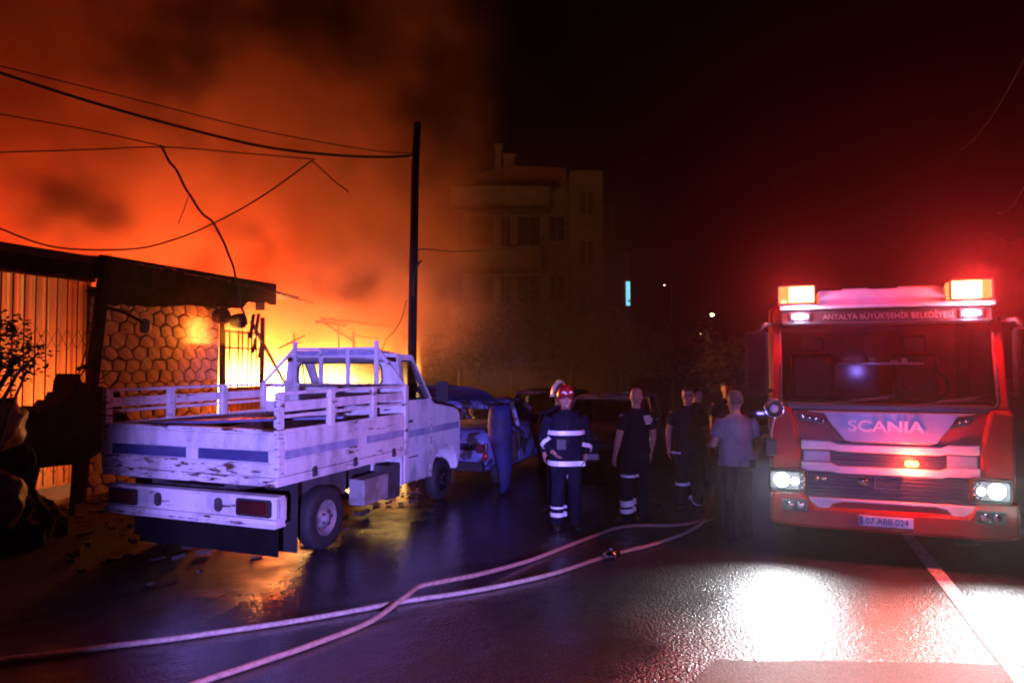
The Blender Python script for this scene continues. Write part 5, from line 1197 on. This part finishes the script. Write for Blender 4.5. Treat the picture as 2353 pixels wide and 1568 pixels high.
for py0 in (494, 630, 762):
    for px0, px1, hgt_ in ((1084, 1132, 66), (1150, 1172, 82), (1190, 1240, 70), (1262, 1296, 60)):
        wn_ = hbx('window', 'eng_black', px0, px1, py0 + 4, py0 + hgt_, -.03, .02); w3 = hbx('frame', 'wall_plaster', px0 - 3, px0, py0 + 1, py0 + hgt_ + 3, -.06, .0, wn_); hbx('frame', 'wall_plaster', px1, px1 + 3, py0 + 1, py0 + hgt_ + 3, -.06, .0, wn_)
        hbx('frame', 'wall_plaster', px0, px1, py0 + 1, py0 + 4, -.06, .0, wn_); hbx('frame', 'wall_plaster', (px0 + px1) / 2 - 1, (px0 + px1) / 2 + 1, py0 + 4, py0 + hgt_, -.055, .0, wn_); hbx('sill', 'wall_plaster', px0 - 5, px1 + 5, py0 + hgt_, py0 + hgt_ + 4, -.1, .0, wn_)
        hbx('pane', 'dark_glass', px0, px1, py0 + 4, py0 + hgt_, -.045, -.04, wn_)
for py0 in (450, 560, 680):
    wn_ = hbx('window', 'eng_black', 1330, 1360, py0, py0 + 50, -.93, -.88); hbx('frame', 'wall_plaster', 1343, 1347, py0, py0 + 50, -.96, -.9, wn_); hbx('sill', 'wall_plaster', 1326, 1364, py0 + 50, py0 + 54, -1., -.88, wn_)
M['cyan_window'] = glow('lit_window', (.18, .62, .75), 2.6)
wn_ = hbx('lit_window', 'cyan_window', 1447, 1457, 640, 697, 1.52, 1.62, ho)
hbx('frame', 'eng_white', 1443, 1447, 637, 700, 1.5, 1.62, wn_)
hbx('satellite_arm', 'black_steel', 1244, 1248, 540, 575, -.5, -.4)
# ------------------------------------------------------------------ trees and bush
def tree(name, label, base, H, cr, cz, seed, nl=2600, leaf=.13, cat='tree'):
    rnd = random.Random(seed); t = thing(name, label, cat, base, rnd.uniform(0, 6))
    q = MB(); q.tube([(0, 0, -.1), (.05, .03, H * .3), (-.04, .05, H * .62), (.02, 0, H * .85)], [.05 * H * .45, .04 * H * .42, .025 * H * .42, .01 * H], 8)
    cl = []
    for k in range(11):
        a = rnd.uniform(0, 6.28); z0 = H * rnd.uniform(.35, .7); e = Vector((math.cos(a) * cr * rnd.uniform(.45, .95), math.sin(a) * cr * rnd.uniform(.45, .95), cz + rnd.uniform(-.6, .75) * (H - cz)))
        q.tube([(0, .02, z0), tuple(Vector((0, 0, z0)).lerp(e, .5) + Vector((0, 0, .12))), tuple(e)], [.022 * H * .4, .014 * H * .4, .01], 6); cl.append(e)
    q.build('trunk', 'bark', t)
    cl += [Vector((rnd.gauss(0, .35) * cr, rnd.gauss(0, .35) * cr, cz + rnd.gauss(0, .3) * (H - cz))) for _ in range(12)]
    vs, fs = [], []
    for i in range(nl):
        c = rnd.choice(cl); s = cr * .34
        p = c + Vector((rnd.gauss(0, s * .5), rnd.gauss(0, s * .5), rnd.gauss(0, s * .42)))
        d = Vector((rnd.uniform(-1, 1), rnd.uniform(-1, 1), rnd.uniform(-.8, .6))).normalized(); w = d.cross(Vector((rnd.uniform(-1, 1), rnd.uniform(-1, 1), 1))).normalized(); l = leaf * rnd.uniform(.6, 1.3)
        o = len(vs); vs += [p, p + d * l * .5 + w * l * .28, p + d * l, p + d * l * .5 - w * l * .28]; fs.append((o, o + 1, o + 2, o + 3))
    m = MB(); m.add(vs, fs); m.build('crown', 'leaf', t); return t
for i, (px, Y, H, cr, cz, lab) in enumerate(((1052, 29, 4.6, 2.0, 2.8, 'dark leafy tree in the smoke right of the power pole'), (1175, 31, 5.6, 2.7, 3.4, 'broad dark tree before the balconies of the apartment house'), (1310, 32, 6.3, 2.8, 3.9, 'tall dark tree at the foot of the stair tower'),
        (1425, 31, 4.9, 2.3, 3.0, 'dark tree below the cyan lit window'), (1545, 33, 4.3, 2.1, 2.6, 'low dark tree right of the apartment house'), (1690, 22, 3.3, 1.2, 2.0, 'yellowish-lit tree beside the fire engine mirror'))):
    b = far(px, 800, Y); b.z = 0; tree('street_tree', lab, b, H, cr, cz, 20 + i, 3600, .2)
b = far(-10, 800, 6.9); b.z = 0
tree('bush', 'dark sparse bush reaching in from the left edge before the gate', b, 2.75, .42, 2.15, 4, 900, .07, 'bush')
# ------------------------------------------------------------------ far lamps
M['lamp_on'] = glow('street_lamp_glow', (1., .72, .38), 9.)
for px, py, Y, lab in ((1635, 723, 42, 'far street lamp, brightest warm point left of the fire engine'), (1610, 767, 52, 'far dim street lamp below the brightest one'), (1526, 655, 46, 'far faint street lamp right of the lit window')):
    c = far(px, py, Y); t = thing('street_lamp', lab, 'street lamp', (c.x, c.y, 0))
    q = MB(); q.tube([(.5, 0, 0), (.5, 0, c.z - .3), (.4, 0, c.z + .08), (.05, 0, c.z + .05)], .05, 8); q.build('pole', 'black_steel', t)
    k = .5 if px == 1610 else .32 if px == 1526 else 1
    q = MB(); q.ell((0, 0, c.z), (.16 * k, .1, .09 * k)); q.build('lamp_head', 'lamp_on', t)
